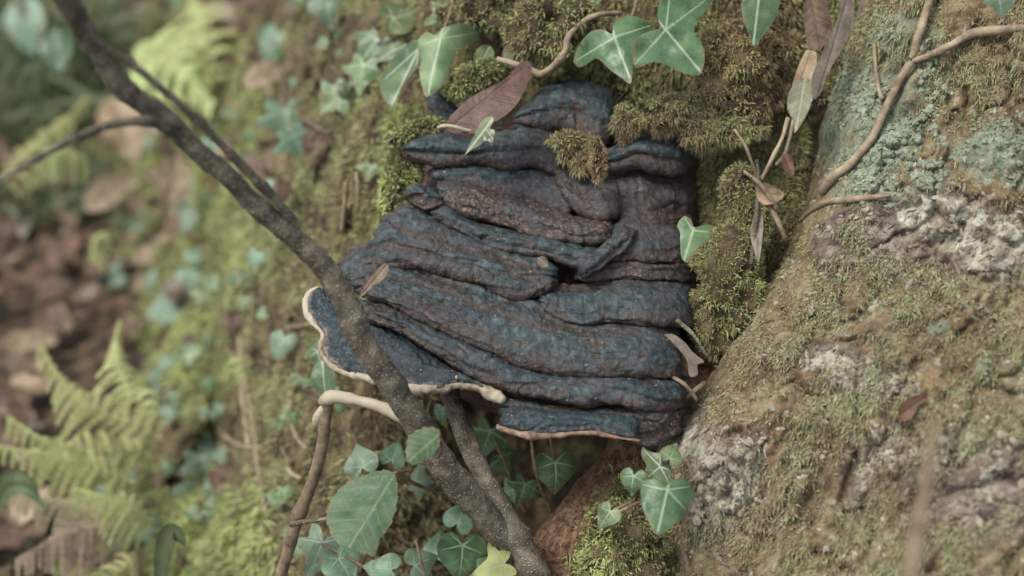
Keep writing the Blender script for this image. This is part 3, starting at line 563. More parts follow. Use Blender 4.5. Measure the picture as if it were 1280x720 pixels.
vine('bent_twig', 'bent tan twig crossing behind the brown leaf to the ivy', 'twig', [
    [(622, 74, 1.035, .0018), (640, 78, 1.03, .0022), (660, 86, 1.03, .0026), (676, 92, 1.028, .0028), (694, 80, 1.025, .0026), (706, 65, 1.02, .0024), (712, 44, 1.02, .0024), (730, 26, 1.025, .0022), (750, 18, 1.03, .0022), (776, 16, 1.04, .002)]], 'vine', rough=.15)
vine('curled_petiole', 'curled cream leaf stalk lying before the long brown leaf', 'stalk', [[(548, 160, .985, .0011), (556, 157, .98, .0011), (570, 159, .98, .0011), (584, 163, .982, .001), (600, 165, .985, .001)]], 'pale')
vine('forked_twig', 'small pale forked twig on the moss right of the fungus', 'twig', [
    [(918, 162, .995, .0008), (928, 176, .99, .001), (934, 188, .99, .0014), (940, 204, .992, .0012), (948, 226, 1.0, .0011)],
    [(985, 148, 1.0, .0016), (978, 172, .995, .0016), (966, 196, .992, .0014), (952, 224, .998, .0012)],
    [(992, 150, 1.0, .0012), (982, 190, 1.0, .0012), (970, 206, 1.0, .001)]], 'vine', rough=.15, step=.002)
vine('pale_root', 'pale rootlet slanting beside the right end of the fungus', 'root', [[(882, 478, .975, .0018), (866, 490, .972, .0019), (852, 502, .972, .0018), (838, 522, .975, .0016)]], 'vine')
vine('short_twig', 'short tan twig stub on moss below the small ivy leaf', 'twig', [[(902, 306, 1.01, .001), (908, 318, 1.005, .0015), (918, 330, 1.0, .0016), (926, 338, 1.0, .001)]], 'vine')
vine('red_stub', 'short reddish twig stub under the right end of the fungus', 'twig', [[(796, 528, .965, .0012), (802, 542, .96, .0013), (808, 556, .965, .001)]], 'vine')
for lab, pts in [
    ('dark twig in the cleft between moss mound and root', [(946, 200, 1.0), (948, 240, .99), (944, 290, .99), (938, 330, .995)]),
    ('thin reddish twig crossing the cleft above the tan leaf', [(930, 214, .985), (952, 232, .98), (972, 262, .982)]),
    ('grey splinter leaning on the root edge beside the tan leaf', [(962, 258, .985), (974, 280, .98), (982, 300, .982)]),
    ('short bark splinter at the right end of the lowest shelves', [(838, 470, .96), (858, 482, .955), (872, 500, .958)]),
    ('fine twig lying over the dark shelf ends', [(846, 400, .965), (868, 420, .96), (884, 446, .962)])]:
    vine('splinter', lab, 'twig', [[(a, b, c, .0014) for a, b, c in pts]], 'branch' if 'dark' in lab else 'twig', step=.003, rough=.2)
for k, (lab, pts) in enumerate([
    ('dry brown stem drooping in the dark hollow below the fungus', [(618, 548, 1.06), (630, 575, 1.06), (640, 600, 1.07), (656, 640, 1.07)]),
    ('straight thin stalk hanging just under the tan rim', [(664, 548, 1.0), (668, 580, 1.0), (676, 610, 1.02), (690, 640, 1.04)]),
    ('thin stem curving up behind the small toothed leaf', [(540, 500, 1.03), (534, 525, 1.02), (546, 560, 1.02), (560, 600, 1.03), (600, 640, 1.06)]),
    ('long thin twig arching right of the big toothed leaf', [(494, 592, .93), (505, 596, .94), (520, 605, .96), (560, 622, 1.0), (600, 650, 1.02)]),
    ('orange brown twig rising from the bottom edge', [(520, 675, .99), (526, 700, .985), (536, 740, .98)])]):
    vine('fine_stem', lab, 'stem', [[(a, b, c, .0012) for a, b, c in pts]], 'twig', step=.003)
for lab, r_, pts in [
    ('hanging pale rootlet strip on the left flank of the bank', .0022, [(306, 468), (312, 500), (318, 540), (322, 580), (332, 640)]),
    ('second pale root strip twisting beside the first', .0026, [(298, 410), (302, 450), (304, 500), (312, 560)]),
    ('thin root looping down the moss left of the fungus', .0014, [(432, 228), (430, 260), (427, 290)]),
    ('pale thread of root in the moss below the ivy', .0012, [(446, 215), (447, 245), (445, 275)]),
    ('slanting grey twig on the brown bank at left', .0022, [(296, 340), (284, 380), (270, 420)]),
    ('curved pale root at the foot of the moss', .0017, [(376, 470), (362, 500), (368, 540), (382, 560)]),
    ('broken short root crossing the moss slope', .0018, [(280, 545), (310, 560), (345, 550)]),
    ('tan twig lying across the green moss hump', .0026, [(138, 505), (170, 530), (205, 550)]),
    ('brown creeping root under the blurred ivy', .002, [(250, 90), (290, 130), (320, 165), (330, 200)]),
    ('thin upright stem behind the pale dead leaves', .002, [(310, 60), (335, 110), (348, 160)])]:
    vine('root_strand', lab, 'root', [onT([(x, y, r_) for x, y in pts], .006)], 'vine', step=.006)

# ------------------------------------------------------------------ leaves
def _smooth(half, n=7):
    full = half+[(-x, y) for x, y in half[-2:0:-1]]; q = np.array(full+[full[0]]); out = []
    m = len(full)
    for k in range(m):
        p0, p1, p2, p3 = [np.array(full[(k+j) % m]) for j in (-1, 0, 1, 2)]
        for f in np.linspace(0, 1, n, endpoint=False): out.append(.5*(2*p1+(p2-p0)*f*.8+(2*p0-5*p1+4*p2-p3)*f**2*.8+((3*p1-p0-3*p2+p3)*.8)*f**3+.2*2*(p2-p1)*f*(1)))
    return np.array(out)
IVY = {
 'five': ([(0, -.10), (.10, -.26), (.30, -.42), (.48, -.40), (.50, -.20), (.46, -.04), (.66, .05), (.95, .16), (.74, .34), (.42, .42), (.30, .55), (.17, .82), (0, 1.08)], [(0, 1.0), (.88, .15), (-.88, .15), (.42, -.36), (-.42, -.36)]),
 'three': ([(0, -.06), (.12, -.22), (.36, -.30), (.52, -.14), (.72, .0), (.98, .12), (.70, .34), (.38, .42), (.24, .68), (0, 1.05)], [(0, 1.0), (.9, .1), (-.9, .1), (.3, -.25), (-.3, -.25)]),
 'heart': ([(0, -.10), (.12, -.30), (.36, -.42), (.60, -.26), (.70, .02), (.62, .3), (.42, .55), (.2, .82), (0, 1.05)], [(0, 1.0), (.6, .12), (-.6, .12), (.36, -.34), (-.36, -.34)]),
 'oval': ([(0, -.5), (.14, -.46), (.32, -.28), (.42, 0), (.38, .3), (.22, .6), (0, .85)], [(0, .85), (.34, .2), (-.34, .2), (.3, .5), (-.3, .5)]),
 'long': ([(0, -.9), (.07, -.8), (.2, -.45), (.27, -.05), (.24, .4), (.12, .8), (0, 1.0)], [(0, .98)]),
}
def leaf_mesh(kind, rings=10, nper=7, cup=.18, fold=.12, wave=.05, seed=0, mat=None, asym=.12, curl=0, side_veins=0, ragged=0):
    half, tips = IVY[kind]; ol = _smooth(list(half), nper); n = len(ol)
    rs = np.random.default_rng(seed); ol = ol*(1+asym*(rs.random(2)-.5)); ang = np.arctan2(ol[:, 0], ol[:, 1])
    ol = ol*(1+.06*np.sin(ang*2+rs.random()*6)[:, None])
    if ragged: ol = ol*(1-ragged*np.clip(fbm(np.c_[ol*5+seed, 0*ol[:, :1]], 3, seed), 0, 1)[:, None])
    f = np.linspace(0, 1, rings+1)[1:]
    XY = ol[None]*f[:, None, None]; XY = np.concatenate([np.zeros((1, n, 2)), XY], 0)
    x, y = XY[..., 0], XY[..., 1]; r = np.hypot(x, y)
    vein = np.zeros_like(x)
    def seg(ax, ay, bx, by, wd):
        L2 = (bx-ax)**2+(by-ay)**2; t = np.clip(((x-ax)*(bx-ax)+(y-ay)*(by-ay))/L2, 0, 1); d = np.hypot(x-ax-t*(bx-ax), y-ay-t*(by-ay)); return np.clip(1-d/(wd*(1.15-t)), 0, 1)
    base = (0, -.9) if kind == 'long' else ((0, -.5) if kind == 'oval' else (0, -.05))
    if kind in ('long', 'oval'):
        vein = seg(*base, *tips[0], .05)
        for k in range(side_veins):
            yy = -.7+1.4*k/max(1, side_veins-1) if kind == 'long' else -.35+.9*k/max(1, side_veins-1)
            for s in (-1, 1): vein = np.maximum(vein, .7*seg(0, yy, s*.45, yy+.28, .028))
    else:
        for tx, ty in tips: vein = np.maximum(vein, seg(*base, tx, ty, .04))
        for yy in (.25, .5): 
            for s in (-1, 1): vein = np.maximum(vein, .6*seg(0, yy, s*.3, yy+.25, .025))
    z = -cup*r**2+fold*np.abs(x)*(1-.3*r)+wave*vn(np.stack([x*2.4+seed, y*2.4, 0*x+seed*.7], -1), 2)*2*r-.02*vein
    if curl:  # curl sideways round the long axis
        a = x*curl; x2 = np.sin(a)/curl; z = z+(1-np.cos(a))/abs(curl)*np.sign(curl)*(1 if curl > 0 else 1); x = x2
    G = np.stack([x, y, z], -1)
    me = mesh_obj('leaf', G, grid_faces(rings+1, n, True), mat or M['ivy'], None, {'vein': vein, 'edg': np.r_[0, f[:, 0, 0] if f.ndim > 1 else f][:, None]+0*vein})
    m = me.data; bpy.data.objects.remove(me); return m
def frame(angle, tx, ty):
    """leaf axes: tip direction in the picture plane by angle (0 = up, clockwise), normal tilted by tx, ty"""
    n = CB+CR*tx+CU*ty; n /= np.linalg.norm(n); a = R_(angle); d = CR*math.sin(a)+CU*math.cos(a); d = d-n*np.dot(d, n); d /= np.linalg.norm(d); s = np.cross(d, n); return s, d, n
from mathutils import Matrix
def place(mesh, name, px, py, depth, size_px, angle, tx=0, ty=.3, parent=None, sx=1.):
    s, d, n = frame(angle, tx, ty); sz = size_px*K*depth; c = P(px, py, depth)
    o = bpy.data.objects.new(name, mesh); COL.objects.link(o)
    mt = Matrix(((s[0]*sz*sx, d[0]*sz, n[0]*sz, c[0]), (s[1]*sz*sx, d[1]*sz, n[1]*sz, c[1]), (s[2]*sz*sx, d[2]*sz, n[2]*sz, c[2]), (0, 0, 0, 1)))
    if parent is not None:
        o.parent = parent; pl = root_loc(parent); mt.translation = Vector([float(q) for q in c-pl])
    o.matrix_local = mt if parent is not None else o.matrix_local
    if parent is None: o.matrix_world = mt
    return o
_seed = [100]
def ivy(label, leaves, stems=(), depth=None, surf=None, off=.012, mat='ivy', hi=True, group=None, name='ivy_sprig'):
    """leaves: (px, py, size_px, angle, kind, tx, ty[, mat[, depth]])"""
    l0 = leaves[0]
    if len(l0) > 7 and isinstance(l0[7], float): l0 = l0[:7]+(None, l0[7])
    def dep(x, y): return depth if depth else float(surf(np.array(float(x)), np.array(float(y))))-off
    t = thing(name, label, 'ivy', P(l0[0], l0[1], l0[8] if len(l0) > 8 else dep(l0[0], l0[1])), group)
    for L in leaves:
        if len(L) > 7 and isinstance(L[7], float): L = L[:7]+(None, L[7])
        _seed[0] += 1; s = _seed[0]; dd = L[8] if len(L) > 8 else dep(L[0], L[1]); m_ = M[L[7] if len(L) > 7 and L[7] else mat]
        me = leaf_mesh(L[4], 16 if hi else 6, 10 if hi else 4, cup=.12+.14*random.random(), fold=.10, wave=.06, seed=s, mat=m_)
        place(me, 'leaf', L[0], L[1], dd, L[2], L[3], L[5], L[6], t)
    for st in stems: tube('stem', [(a, b, (c if c else dep(a, b)+.006), .0011) for a, b, c in st], M['twig'], t, seg=8, step=.004)
    return t
# toothed leaves traced on a bent sheet
def traced_leaf(name, label, cat, outline, rib, depth, bend, mat, teeth=0, th=6, tx=0, ty=.3, parent=None, rings=16, cup=.004, svein=6, curl=0, veins=()):
    """outline: photo pixels of a real leaf; sheet tilted about its centre by tx,ty and cupped along the rib (px pairs)"""
    o = np.asarray(outline, float); c = o.mean(0); n = 180
    q = cat_rom(np.r_[o, o[:1]], n+1)[:-1]
    if teeth:
        s = np.linspace(0, teeth, n, endpoint=False) % 1; dr = q-c; q = q+dr/np.hypot(*dr.T)[:, None]*((s-.5)*th*-1)[:, None]
    f = np.linspace(0, 1, rings+1)[:, None, None]; XY = c+(q-c)[None]*f
    a, b = np.array(rib[0], float), np.array(rib[1], float); ab = b-a; L = np.hypot(*ab); ab /= L
    rel = XY-a; t = rel@ab; s = rel[..., 0]*-ab[1]+rel[..., 1]*ab[0]
    vein = np.clip(1-np.abs(s)/2.2, 0, 1)*(t < L*1.02)
    for k in range(svein):
        ts = L*(k+.3)/svein*.85; dd = np.abs((t-ts)-np.abs(s)*.75)/1.25; vein = np.maximum(vein, .55*np.clip(1-dd/1.3, 0, 1))
    for va, vb in veins:
        va, vb = np.array(va, float), np.array(vb, float); ab2 = vb-va; l2 = ab2@ab2; tq = np.clip(((XY-va)@ab2)/l2, 0, 1); dd = np.hypot(*np.moveaxis(XY-va-tq[..., None]*ab2, -1, 0)); vein = np.maximum(vein, np.clip(1-dd/(2.0-1.1*tq), 0, 1)*.9)
    n_ = CB+CR*tx+CU*ty; depthv = depth+((XY[..., 0]-c[0])*tx-(XY[..., 1]-c[1])*ty)*K*depth
    depthv = depthv-cup*(np.abs(s)/(L*.5))**2*bend-.0012*vn(np.stack([XY[..., 0]*.06, XY[..., 1]*.06, 0*t+depth*99], -1), 3)+curl*((t/L-.5)*2)**2*.008
    G = P(XY[..., 0], XY[..., 1], depthv)
    if parent is None:
        o_ = thing(name, label, cat, P(c[0], c[1], depth)); blade = mesh_obj('blade', G, grid_faces(rings+1, n, True), M[mat], o_, {'vein': vein, 'edg': f[..., 0]+0*vein}); return o_
    return mesh_obj(name, G, grid_faces(rings+1, n, True), M[mat], parent, {'vein': vein, 'edg': f[..., 0]+0*vein})
def ivyt(label, outline, centre, tips, depth, mat='ivy', tx=0, ty=.3, bend=-1, cup=.005, stem=None):
    t = thing('ivy_sprig', label, 'ivy', P(centre[0], centre[1], depth))
    traced_leaf('leaf', None, None, outline, (centre, tips[0]), depth, bend, mat, tx=tx, ty=ty, parent=t, rings=20, cup=cup, svein=0, veins=[(centre, q) for q in tips])
    if stem: tube('stem', [(a, b, c, .0011) for a, b, c in stem], M['twig'], t, seg=8, step=.003)
    return t
# in-focus ivy at the top
ivyt('large bright ivy leaf at top centre with pale veins, right of its twin', [(822, 22), (824, 2), (836, -15), (870, -20), (890, -4), (884, 12), (872, 25), (868, 40), (876, 52), (881, 70), (876, 92), (862, 93), (845, 88), (830, 80), (815, 78), (800, 84), (792, 82), (792, 62), (799, 46), (812, 39), (824, 35)], (832, 37), [(876, 90), (882, 0), (794, 80), (838, -12)], .98, 'ivy', .1, .2, stem=[(832, 37, .983), (850, 10, .995), (868, -20, 1.01)])
ivyt('three lobed ivy leaf tucked left of the largest ivy leaf', [(717, 78), (719, 66), (728, 50), (740, 39), (754, 37), (765, 42), (767, 30), (774, 22), (792, 20), (812, 27), (818, 36), (802, 46), (794, 62), (791, 85), (788, 104), (775, 96), (762, 87), (752, 77), (744, 73), (735, 79), (724, 84)], (768, 46), [(788, 101), (720, 76), (812, 32)], .997, 'ivy', -.15, .25, stem=[(768, 46, 1.0), (790, 20, 1.01), (800, -20, 1.03)])
ivyt('single ivy leaf hanging from the top edge above brown moss', [(926, -14), (928, 20), (935, 40), (942, 57), (953, 46), (966, 28), (975, 4), (977, -16), (950, -30)], (951, -20), [(942, 54), (930, 0), (972, -2)], .985, 'ivy', .1, .2)
ivy('tiny pale leaf tip at the top beside the ivy leaf', [(745, -6, 16, 170, 'oval', .1, .2, 'ivylight', .99)])
ivyt('drooping pale ivy leaf with browned tips above the fungus', [(522, 62), (524, 48), (534, 40), (544, 44), (552, 36), (562, 32), (576, 30), (592, 32), (612, 38), (600, 48), (588, 54), (574, 60), (566, 76), (560, 94), (550, 110), (533, 121), (527, 106), (524, 88), (526, 74)], (550, 48), [(535, 117), (608, 39), (528, 56), (562, 34)], 1.035, 'ivylight', -.1, .45, cup=.014, bend=-1.3, stem=[(548, 48, 1.045), (560, 25, 1.06), (570, -20, 1.1)])
ivyt('darker drooping ivy leaf left of the pale browned one', [(528, 52), (518, 50), (506, 58), (494, 70), (482, 86), (474, 100), (478, 118), (490, 136), (498, 120), (506, 104), (516, 92), (524, 78)], (524, 60), [(490, 130), (482, 98), (520, 84)], 1.06, 'ivy', -.4, .1, cup=.010, bend=-1.2)
ivy('ivy leaf behind the pale drooping group near top edge', [(556, 22, 30, 330, 'three', .2, .4, 'ivylight', 1.08), (606, 68, 30, 215, 'oval', .4, .2, 'ivylight', 1.05)])
ivy('small round pale leaf beside the mossy lump', [(638, 62, 20, 200, 'oval', .2, .1, 'willow', 1.04)])
ivy('blurred ivy cluster climbing between moss at top left centre', [(470, 50, 36, 215, 'three', -.2, .4), (492, 22, 38, 60, 'heart', .3, .5, 'ivylight'), (455, 82, 36, 190, 'five', -.3, .3, 'ivylight'), (495, 62, 30, 240, 'oval', -.2, .5), (425, 118, 34, 230, 'five', -.2, .3, 'ivylight'), (440, 105, 30, 130, 'heart', .2, .2)], [[(492, 22, 0), (470, 60, 0), (440, 110, 0)]], surf=Td, off=.03, hi=False)
ivy('blurred ivy sprig hanging over pale dead leaves', [(356, 140, 46, 170, 'five', .1, .3, 'ivyblue'), (366, 170, 36, 150, 'five', .3, .2, 'ivyblue'), (344, 200, 40, 185, 'oval', -.3, .0, 'ivyblue')], [[(356, 140, 0), (350, 90, 0), (330, 40, 0)]], surf=Td, off=.05, hi=False)
ivy('dark ivy leaf cut by the top edge left of centre', [(408, 6, 34, 170, 'heart', .1, .3, 'ivyblue')], surf=Td, off=.05, hi=False)
ivy('small lobed ivy leaf on the moss left of the fungus', [(463, 208, 20, 190, 'three', 0, .4, 'ivylight')], surf=Td, off=.012)
ivyt('small pale ivy leaf standing at the right end of the fungus', [(846, 283), (849, 276), (856, 270), (863, 275), (868, 284), (880, 281), (890, 283), (889, 298), (879, 305), (870, 313), (860, 328), (852, 322), (850, 305), (850, 291)], (866, 288), [(855, 325), (888, 290), (856, 272)], .96, 'ivylight', 0, .1, cup=.003, stem=[(866, 288, .962), (862, 274, .975)])
ivyt('chewed pale green ivy leaf lying against the long brown leaf', [(580, 195), (586, 182), (592, 170), (597, 160), (603, 150), (614, 145), (617, 151), (613, 160), (619, 163), (617, 171), (615, 178), (607, 176), (599, 182), (590, 187)], (607, 160), [(583, 191), (614, 147), (616, 174)], .968, 'ivyworn', .2, .3, cup=.002, stem=[(607, 160, .972), (622, 160, .98), (645, 160, 1.0)])
ivy('tiny rounded ivy leaf tucked behind the chewed one', [(622, 152, 9, 40, 'heart', .4, .3, 'ivy', .985)])
ivyt('heart shaped ivy leaf in front of the scaly root at lower right', [(802, 602), (818, 599), (832, 607), (844, 598), (858, 600), (867, 614), (862, 632), (847, 652), (823, 669), (812, 655), (804, 636), (801, 616)], (834, 612), [(822, 665), (862, 608), (804, 606), (856, 636)], .893, 'ivy', .1, .25, stem=[(834, 612, .9), (805, 625, .92), (775, 640, .935)])
ivy('blurred lobed ivy leaf just above the heart shaped one', [(824, 584, 34, 235, 'three', -.5, .2, 'ivy', .915), (838, 572, 22, 30, 'heart', .3, .6, 'ivylight', .92)])
ivy('small narrow ivy leaf left of the heart shaped one', [(792, 596, 24, 190, 'heart', -.5, .2, 'ivy', .915), (762, 640, 24, 215, 'heart', -.3, .3, 'ivylight', .935)], [[(762, 640, .94), (790, 628, .93)]])
ivy('fresh green holly leaf hanging in the hollow under the tan rim', [(694, 580, 40, 178, 'heart', .3, .1, 'ivy', 1.01)], [[(694, 580, 1.015), (690, 560, 1.0), (688, 540, 1.0)]])
ivy('dark small ivy sprig inside the hollow', [(656, 606, 26, 200, 'five', .1, .2, 'ivy', 1.06), (668, 612, 18, 120, 'three', .3, .2, 'ivy', 1.055), (640, 612, 18, 250, 'three', -.3, .2, 'ivy', 1.06)], [[(656, 606, 1.065), (680, 600, 1.06), (700, 590, 1.03)]])
ivy('dim ivy leaves in shade directly below the cream rim', [(612, 540, 34, 200, 'five', .1, .3, 'ivy', 1.08), (628, 572, 30, 150, 'three', .2, .3, 'ivy', 1.085), (553, 512, 18, 180, 'heart', -.1, .3, 'ivyblue', 1.07), (604, 545, 22, 90, 'three', 0, .4, 'ivy', 1.09)], [[(612, 540, 1.085), (628, 572, 1.09)]])
ivy('bluish ivy leaves behind the big toothed leaf', [(452, 582, 32, 340, 'heart', -.2, .4, 'ivyblue', 1.02), (490, 574, 26, 20, 'heart', .2, .5, 'ivyblue', 1.03)])
ivy('pale glossy ivy leaves at bottom left of the toothed leaf', [(402, 680, 44, 200, 'five', -.2, .4, 'ivyblue', 1.01), (424, 700, 36, 150, 'heart', .2, .4, 'ivyblue', 1.0)], [[(402, 680, 1.01), (440, 700, 1.0), (470, 720, 1.0)]])
ivy('ivy leaves cut by the bottom edge below the toothed leaf', [(486, 712, 32, 285, 'heart', -.1, .6, 'ivyblue', .99), (520, 706, 30, 60, 'heart', .1, .6, 'ivyblue', .995)])
ivy('green ivy leaf folded against the stem at bottom centre', [(578, 684, 46, 190, 'heart', .5, .3, 'ivy', .985), (600, 716, 40, 120, 'three', .2, .5, 'ivyblue', .98)], [[(578, 684, .99), (600, 690, 1.0)]])
ivy('bright yellowish green ivy leaf at the bottom beside the stem base', [(628, 705, 36, 250, 'five', .2, .5, 'fern', .955)])
ivy('dim bluish ivy leaves deep behind the crossing stems', [(572, 652, 28, 20, 'heart', 0, .5, 'ivyblue', 1.05), (545, 690, 26, 10, 'heart', .1, .5, 'ivyblue', 1.05), (520, 602, 24, 90, 'three', 0, .4, 'ivyblue', 1.06), (600, 625, 20, 40, 'three', 0, .4, 'ivyblue', 1.08)])
ivy('ivy leaf tips cut by the top right edge', [(1248, -4, 30, 175, 'heart', .1, .3, 'ivyblue', .90)])
ivy('ivy leaf in shade below the left lobe of the fungus', [(404, 470, 40, 170, 'oval', -.3, .2, 'ivy', 1.04), (398, 440, 26, 160, 'heart', -.4, .2, 'ivy', 1.07)])
for lab, lv in [
    ('pair of blurred pale ivy leaves on the brown bank', [(238, 340, 26, 175, 'heart', 0, .5), (240, 322, 18, 20, 'heart', 0, .5)]),
    ('lone blurred ivy leaf on moss left of the stem', [(322, 318, 20, 190, 'heart', -.1, .5)]),
    ('two wide blurred ivy leaves above the green moss hump', [(210, 384, 32, 250, 'heart', -.1, .6), (228, 380, 28, 70, 'three', .2, .6)]),
    ('faint ivy leaf left of the blurred pair', [(190, 348, 22, 190, 'oval', 0, .4)]),
    ('bluish ivy leaf on top of the green moss hump', [(152, 428, 26, 180, 'oval', 0, .3)]),
    ('blurred ivy leaf on moss between stem and roots', [(354, 424, 28, 200, 'heart', -.2, .3)]),
    ('lobed blurred ivy leaf with a pale torn edge at left', [(252, 572, 40, 160, 'five', .1, .5), (212, 512, 20, 190, 'three', 0, .5)]),
    ('upright bluish leaf in the moss near the ferns', [(162, 600, 26, 180, 'oval', 0, .2)]),
    ('dim ivy leaf beside the pale dead leaf', [(232, 244, 26, 230, 'oval', -.3, .4)]),
    ('ivy leaf behind the stem above the reddish leaf', [(240, 270, 26, 200, 'heart', -.2, .4)]),
    ('blurred round ivy leaf near the thin shoot', [(268, 180, 26, 190, 'heart', 0, .4)]),
    ('narrow ivy leaf under the hanging sprig', [(345, 232, 22, 185, 'heart', 0, .3)]),
    ('dark teal ivy leaf high on the mossy slope', [(345, 45, 34, 200, 'heart', 0, .3)])]:
    ivy(lab, [(a, b, c, d, e, f, g, 'ivyblue') for a, b, c, d, e, f, g in lv], surf=Td, off=.045, hi=False)

for _ in range(52):
    x = random.uniform(130, 420); y = random.uniform(-20, 700)
    if x > 330 and 160 < y < 420: continue
    sz = random.uniform(12, 22); a = random.uniform(120, 240)
    kd = random.choice(['glossy bluish', 'pale green', 'mid green'])
    zn = 'top' if y < 200 else ('middle' if y < 450 else 'foot')
    ivy(f'small blurred {kd} ivy sprig at the {zn} of the left bank', [(x+random.uniform(-14, 14), y+random.uniform(-14, 14), sz*random.uniform(.7, 1.1), a+random.uniform(-60, 60), random.choice(['heart', 'three', 'five']), random.uniform(-.4, .4), random.uniform(.1, .6), {'glossy bluish': 'ivyblue', 'pale green': 'ivylight', 'mid green': 'ivy'}[kd]) for _k in range(random.choice([1, 2, 3]))], surf=Td, off=.04, hi=False, group=f'small {kd} ivy sprigs at the {zn} of the left bank')
for _ in range(40):
    x = random.uniform(-20, 400); y = random.uniform(-20, 700); a = random.uniform(0, PI); L = random.uniform(15, 45); r_ = random.uniform(.0008, .0022)
    if x > 330 and 200 < y < 400: continue
    bx, by = L*math.cos(a), L*math.sin(a)
    vine('litter_twig', 'short dry twig lying in the blurred litter at left', 'twig', [[(px, py, min(float(ground_d(py)), float(Td(np.array(px), np.array(py))))-.018, r_) for px, py in ((x, y), (x+bx*.5+random.uniform(-5, 5), y+by*.5), (x+bx, y+by))]], random.choice(['twig', 'vine', 'branch']), group='short dry twigs in the litter', step=.006, seg=7)
sp = traced_leaf('toothed_leaf', 'big oval toothed green leaf hanging left of the thick stem', 'leaf', [(493, 590), (497, 610), (495, 635), (487, 658), (476, 672), (468, 694), (456, 692), (440, 686), (424, 680), (412, 664), (408, 642), (414, 625), (430, 606), (452, 595), (475, 588)], [(494, 590), (436, 684)], .925, -1, 'holly', teeth=20, th=2.4, tx=-.1, ty=.25)
tube('petiole', [(493, 591, .925, .0009), (500, 589, .93, .0009), (515, 588, .94, .0008)], M['twig'], sp, seg=8)
sp = traced_leaf('toothed_leaf', 'small round toothed leaf in front of the thick stem', 'leaf', [(510, 546), (520, 538), (534, 534), (548, 537), (551, 549), (546, 562), (536, 572), (522, 580), (510, 578), (507, 564)], [(549, 542), (509, 578)], .885, -1, 'holly', teeth=14, th=2.2, tx=.1, ty=.4, svein=5)
tube('petiole', [(549, 542, .885, .0008), (552, 560, .90, .0008), (545, 575, .93, .0009)], M['twig'], sp, seg=8)
traced_leaf('dead_leaf', 'long glossy brown dead leaf lying on top of the fungus', 'leaf', [(556, 154), (566, 142), (580, 128), (598, 116), (618, 106), (634, 96), (646, 82), (656, 76), (664, 80), (664, 94), (656, 112), (646, 130), (632, 144), (612, 156), (594, 166), (574, 168), (560, 164)], [(560, 162), (660, 80)], .985, 1.6, 'deadglossy', tx=-.1, ty=.35, cup=.010, svein=11, curl=1)
traced_leaf('dead_leaf', 'small tan dead leaf resting on the fungus beside the stem', 'leaf', [(448, 374), (454, 360), (464, 346), (474, 334), (482, 329), (486, 336), (480, 348), (468, 356), (460, 364)], [(448, 374), (484, 331)], .944, 1, 'deadpale', tx=.2, ty=.2, svein=5)
traced_leaf('dead_leaf', 'curled rusty brown dead leaf standing at the top right of the moss', 'leaf', [(1004, 8), (1012, -4), (1028, -6), (1036, 10), (1040, 34), (1036, 50), (1024, 62), (1010, 58), (1006, 36)], [(1012, -4), (1024, 62)], .995, 2, 'dead', tx=-.5, ty=.1, svein=6)
traced_leaf('dead_leaf', 'long pinkish grey dead leaf folded along the root edge', 'leaf', [(1064, -6), (1068, 20), (1062, 44), (1050, 66), (1036, 90), (1028, 112), (1018, 124), (1014, 104), (1022, 76), (1036, 50), (1048, 20), (1052, -6)], [(1060, -4), (1022, 122)], .985, 2, 'greypale', tx=.5, ty=.0, svein=0)
traced_leaf('dead_leaf', 'brown narrow leaf strip between the curled and the pale leaf', 'leaf', [(1008, 62), (1020, 66), (1020, 88), (1014, 106), (1000, 122), (994, 134), (988, 130), (990, 108), (998, 82)], [(1014, 64), (990, 132)], .99, 2, 'deadpale', tx=-.3, ty=.0, svein=0)
traced_leaf('willow_leaf', 'narrow grey-green dry leaf pointing down on the root edge', 'leaf', [(996, 102), (1006, 98), (1015, 104), (1016, 122), (1010, 140), (1000, 158), (993, 166), (992, 152), (984, 136), (986, 116)], [(1006, 99), (994, 164)], .98, 1, 'willow', tx=.1, ty=.1, svein=5)
traced_leaf('dead_leaf', 'crumpled pinkish dry leaf scrap right of the fungus', 'leaf', [(944, 234), (954, 228), (966, 232), (980, 242), (972, 252), (958, 256), (948, 250)], [(944, 240), (978, 244)], .985, 2, 'deadpale', tx=.2, ty=.3, svein=0)
traced_leaf('dead_leaf', 'small rusty leaf scrap hanging below the forked twig', 'leaf', [(976, 194), (986, 192), (992, 204), (992, 218), (984, 216), (978, 208)], [(980, 194), (990, 217)], .99, 2, 'deadred', tx=.1, ty=.1, svein=0)
traced_leaf('dead_leaf', 'thin pointed tan leaf hanging in the gap beside the moss', 'leaf', [(944, 262), (952, 262), (954, 280), (952, 306), (948, 328), (942, 312), (938, 290)], [(948, 262), (948, 326)], .99, 2, 'greypale', tx=-.1, ty=.1, svein=0)
traced_leaf('dead_leaf', 'pale forked dry leaf scrap at the lower right of the fungus', 'leaf', [(830, 418), (842, 418), (856, 428), (866, 440), (880, 452), (872, 456), (872, 468), (862, 470), (858, 450), (846, 434)], [(832, 419), (872, 460)], .955, 2, 'greypale', tx=.2, ty=.2, svein=0)
traced_leaf('dead_leaf', 'brown dry leaf scrap under the pale forked one', 'leaf', [(832, 438), (844, 436), (858, 448), (864, 462), (858, 470), (846, 462), (836, 452)], [(834, 438), (862, 468)], .97, 2, 'dead', tx=.2, ty=.2, svein=0)
traced_leaf('dead_leaf', 'tiny cream leaf chip stuck on the fungus ledge', 'leaf', [(672, 322), (680, 320), (685, 326), (684, 333), (677, 334), (672, 328)], [(672, 322), (683, 332)], .965, 2, 'greypale', tx=.1, ty=.5, svein=0, rings=5)
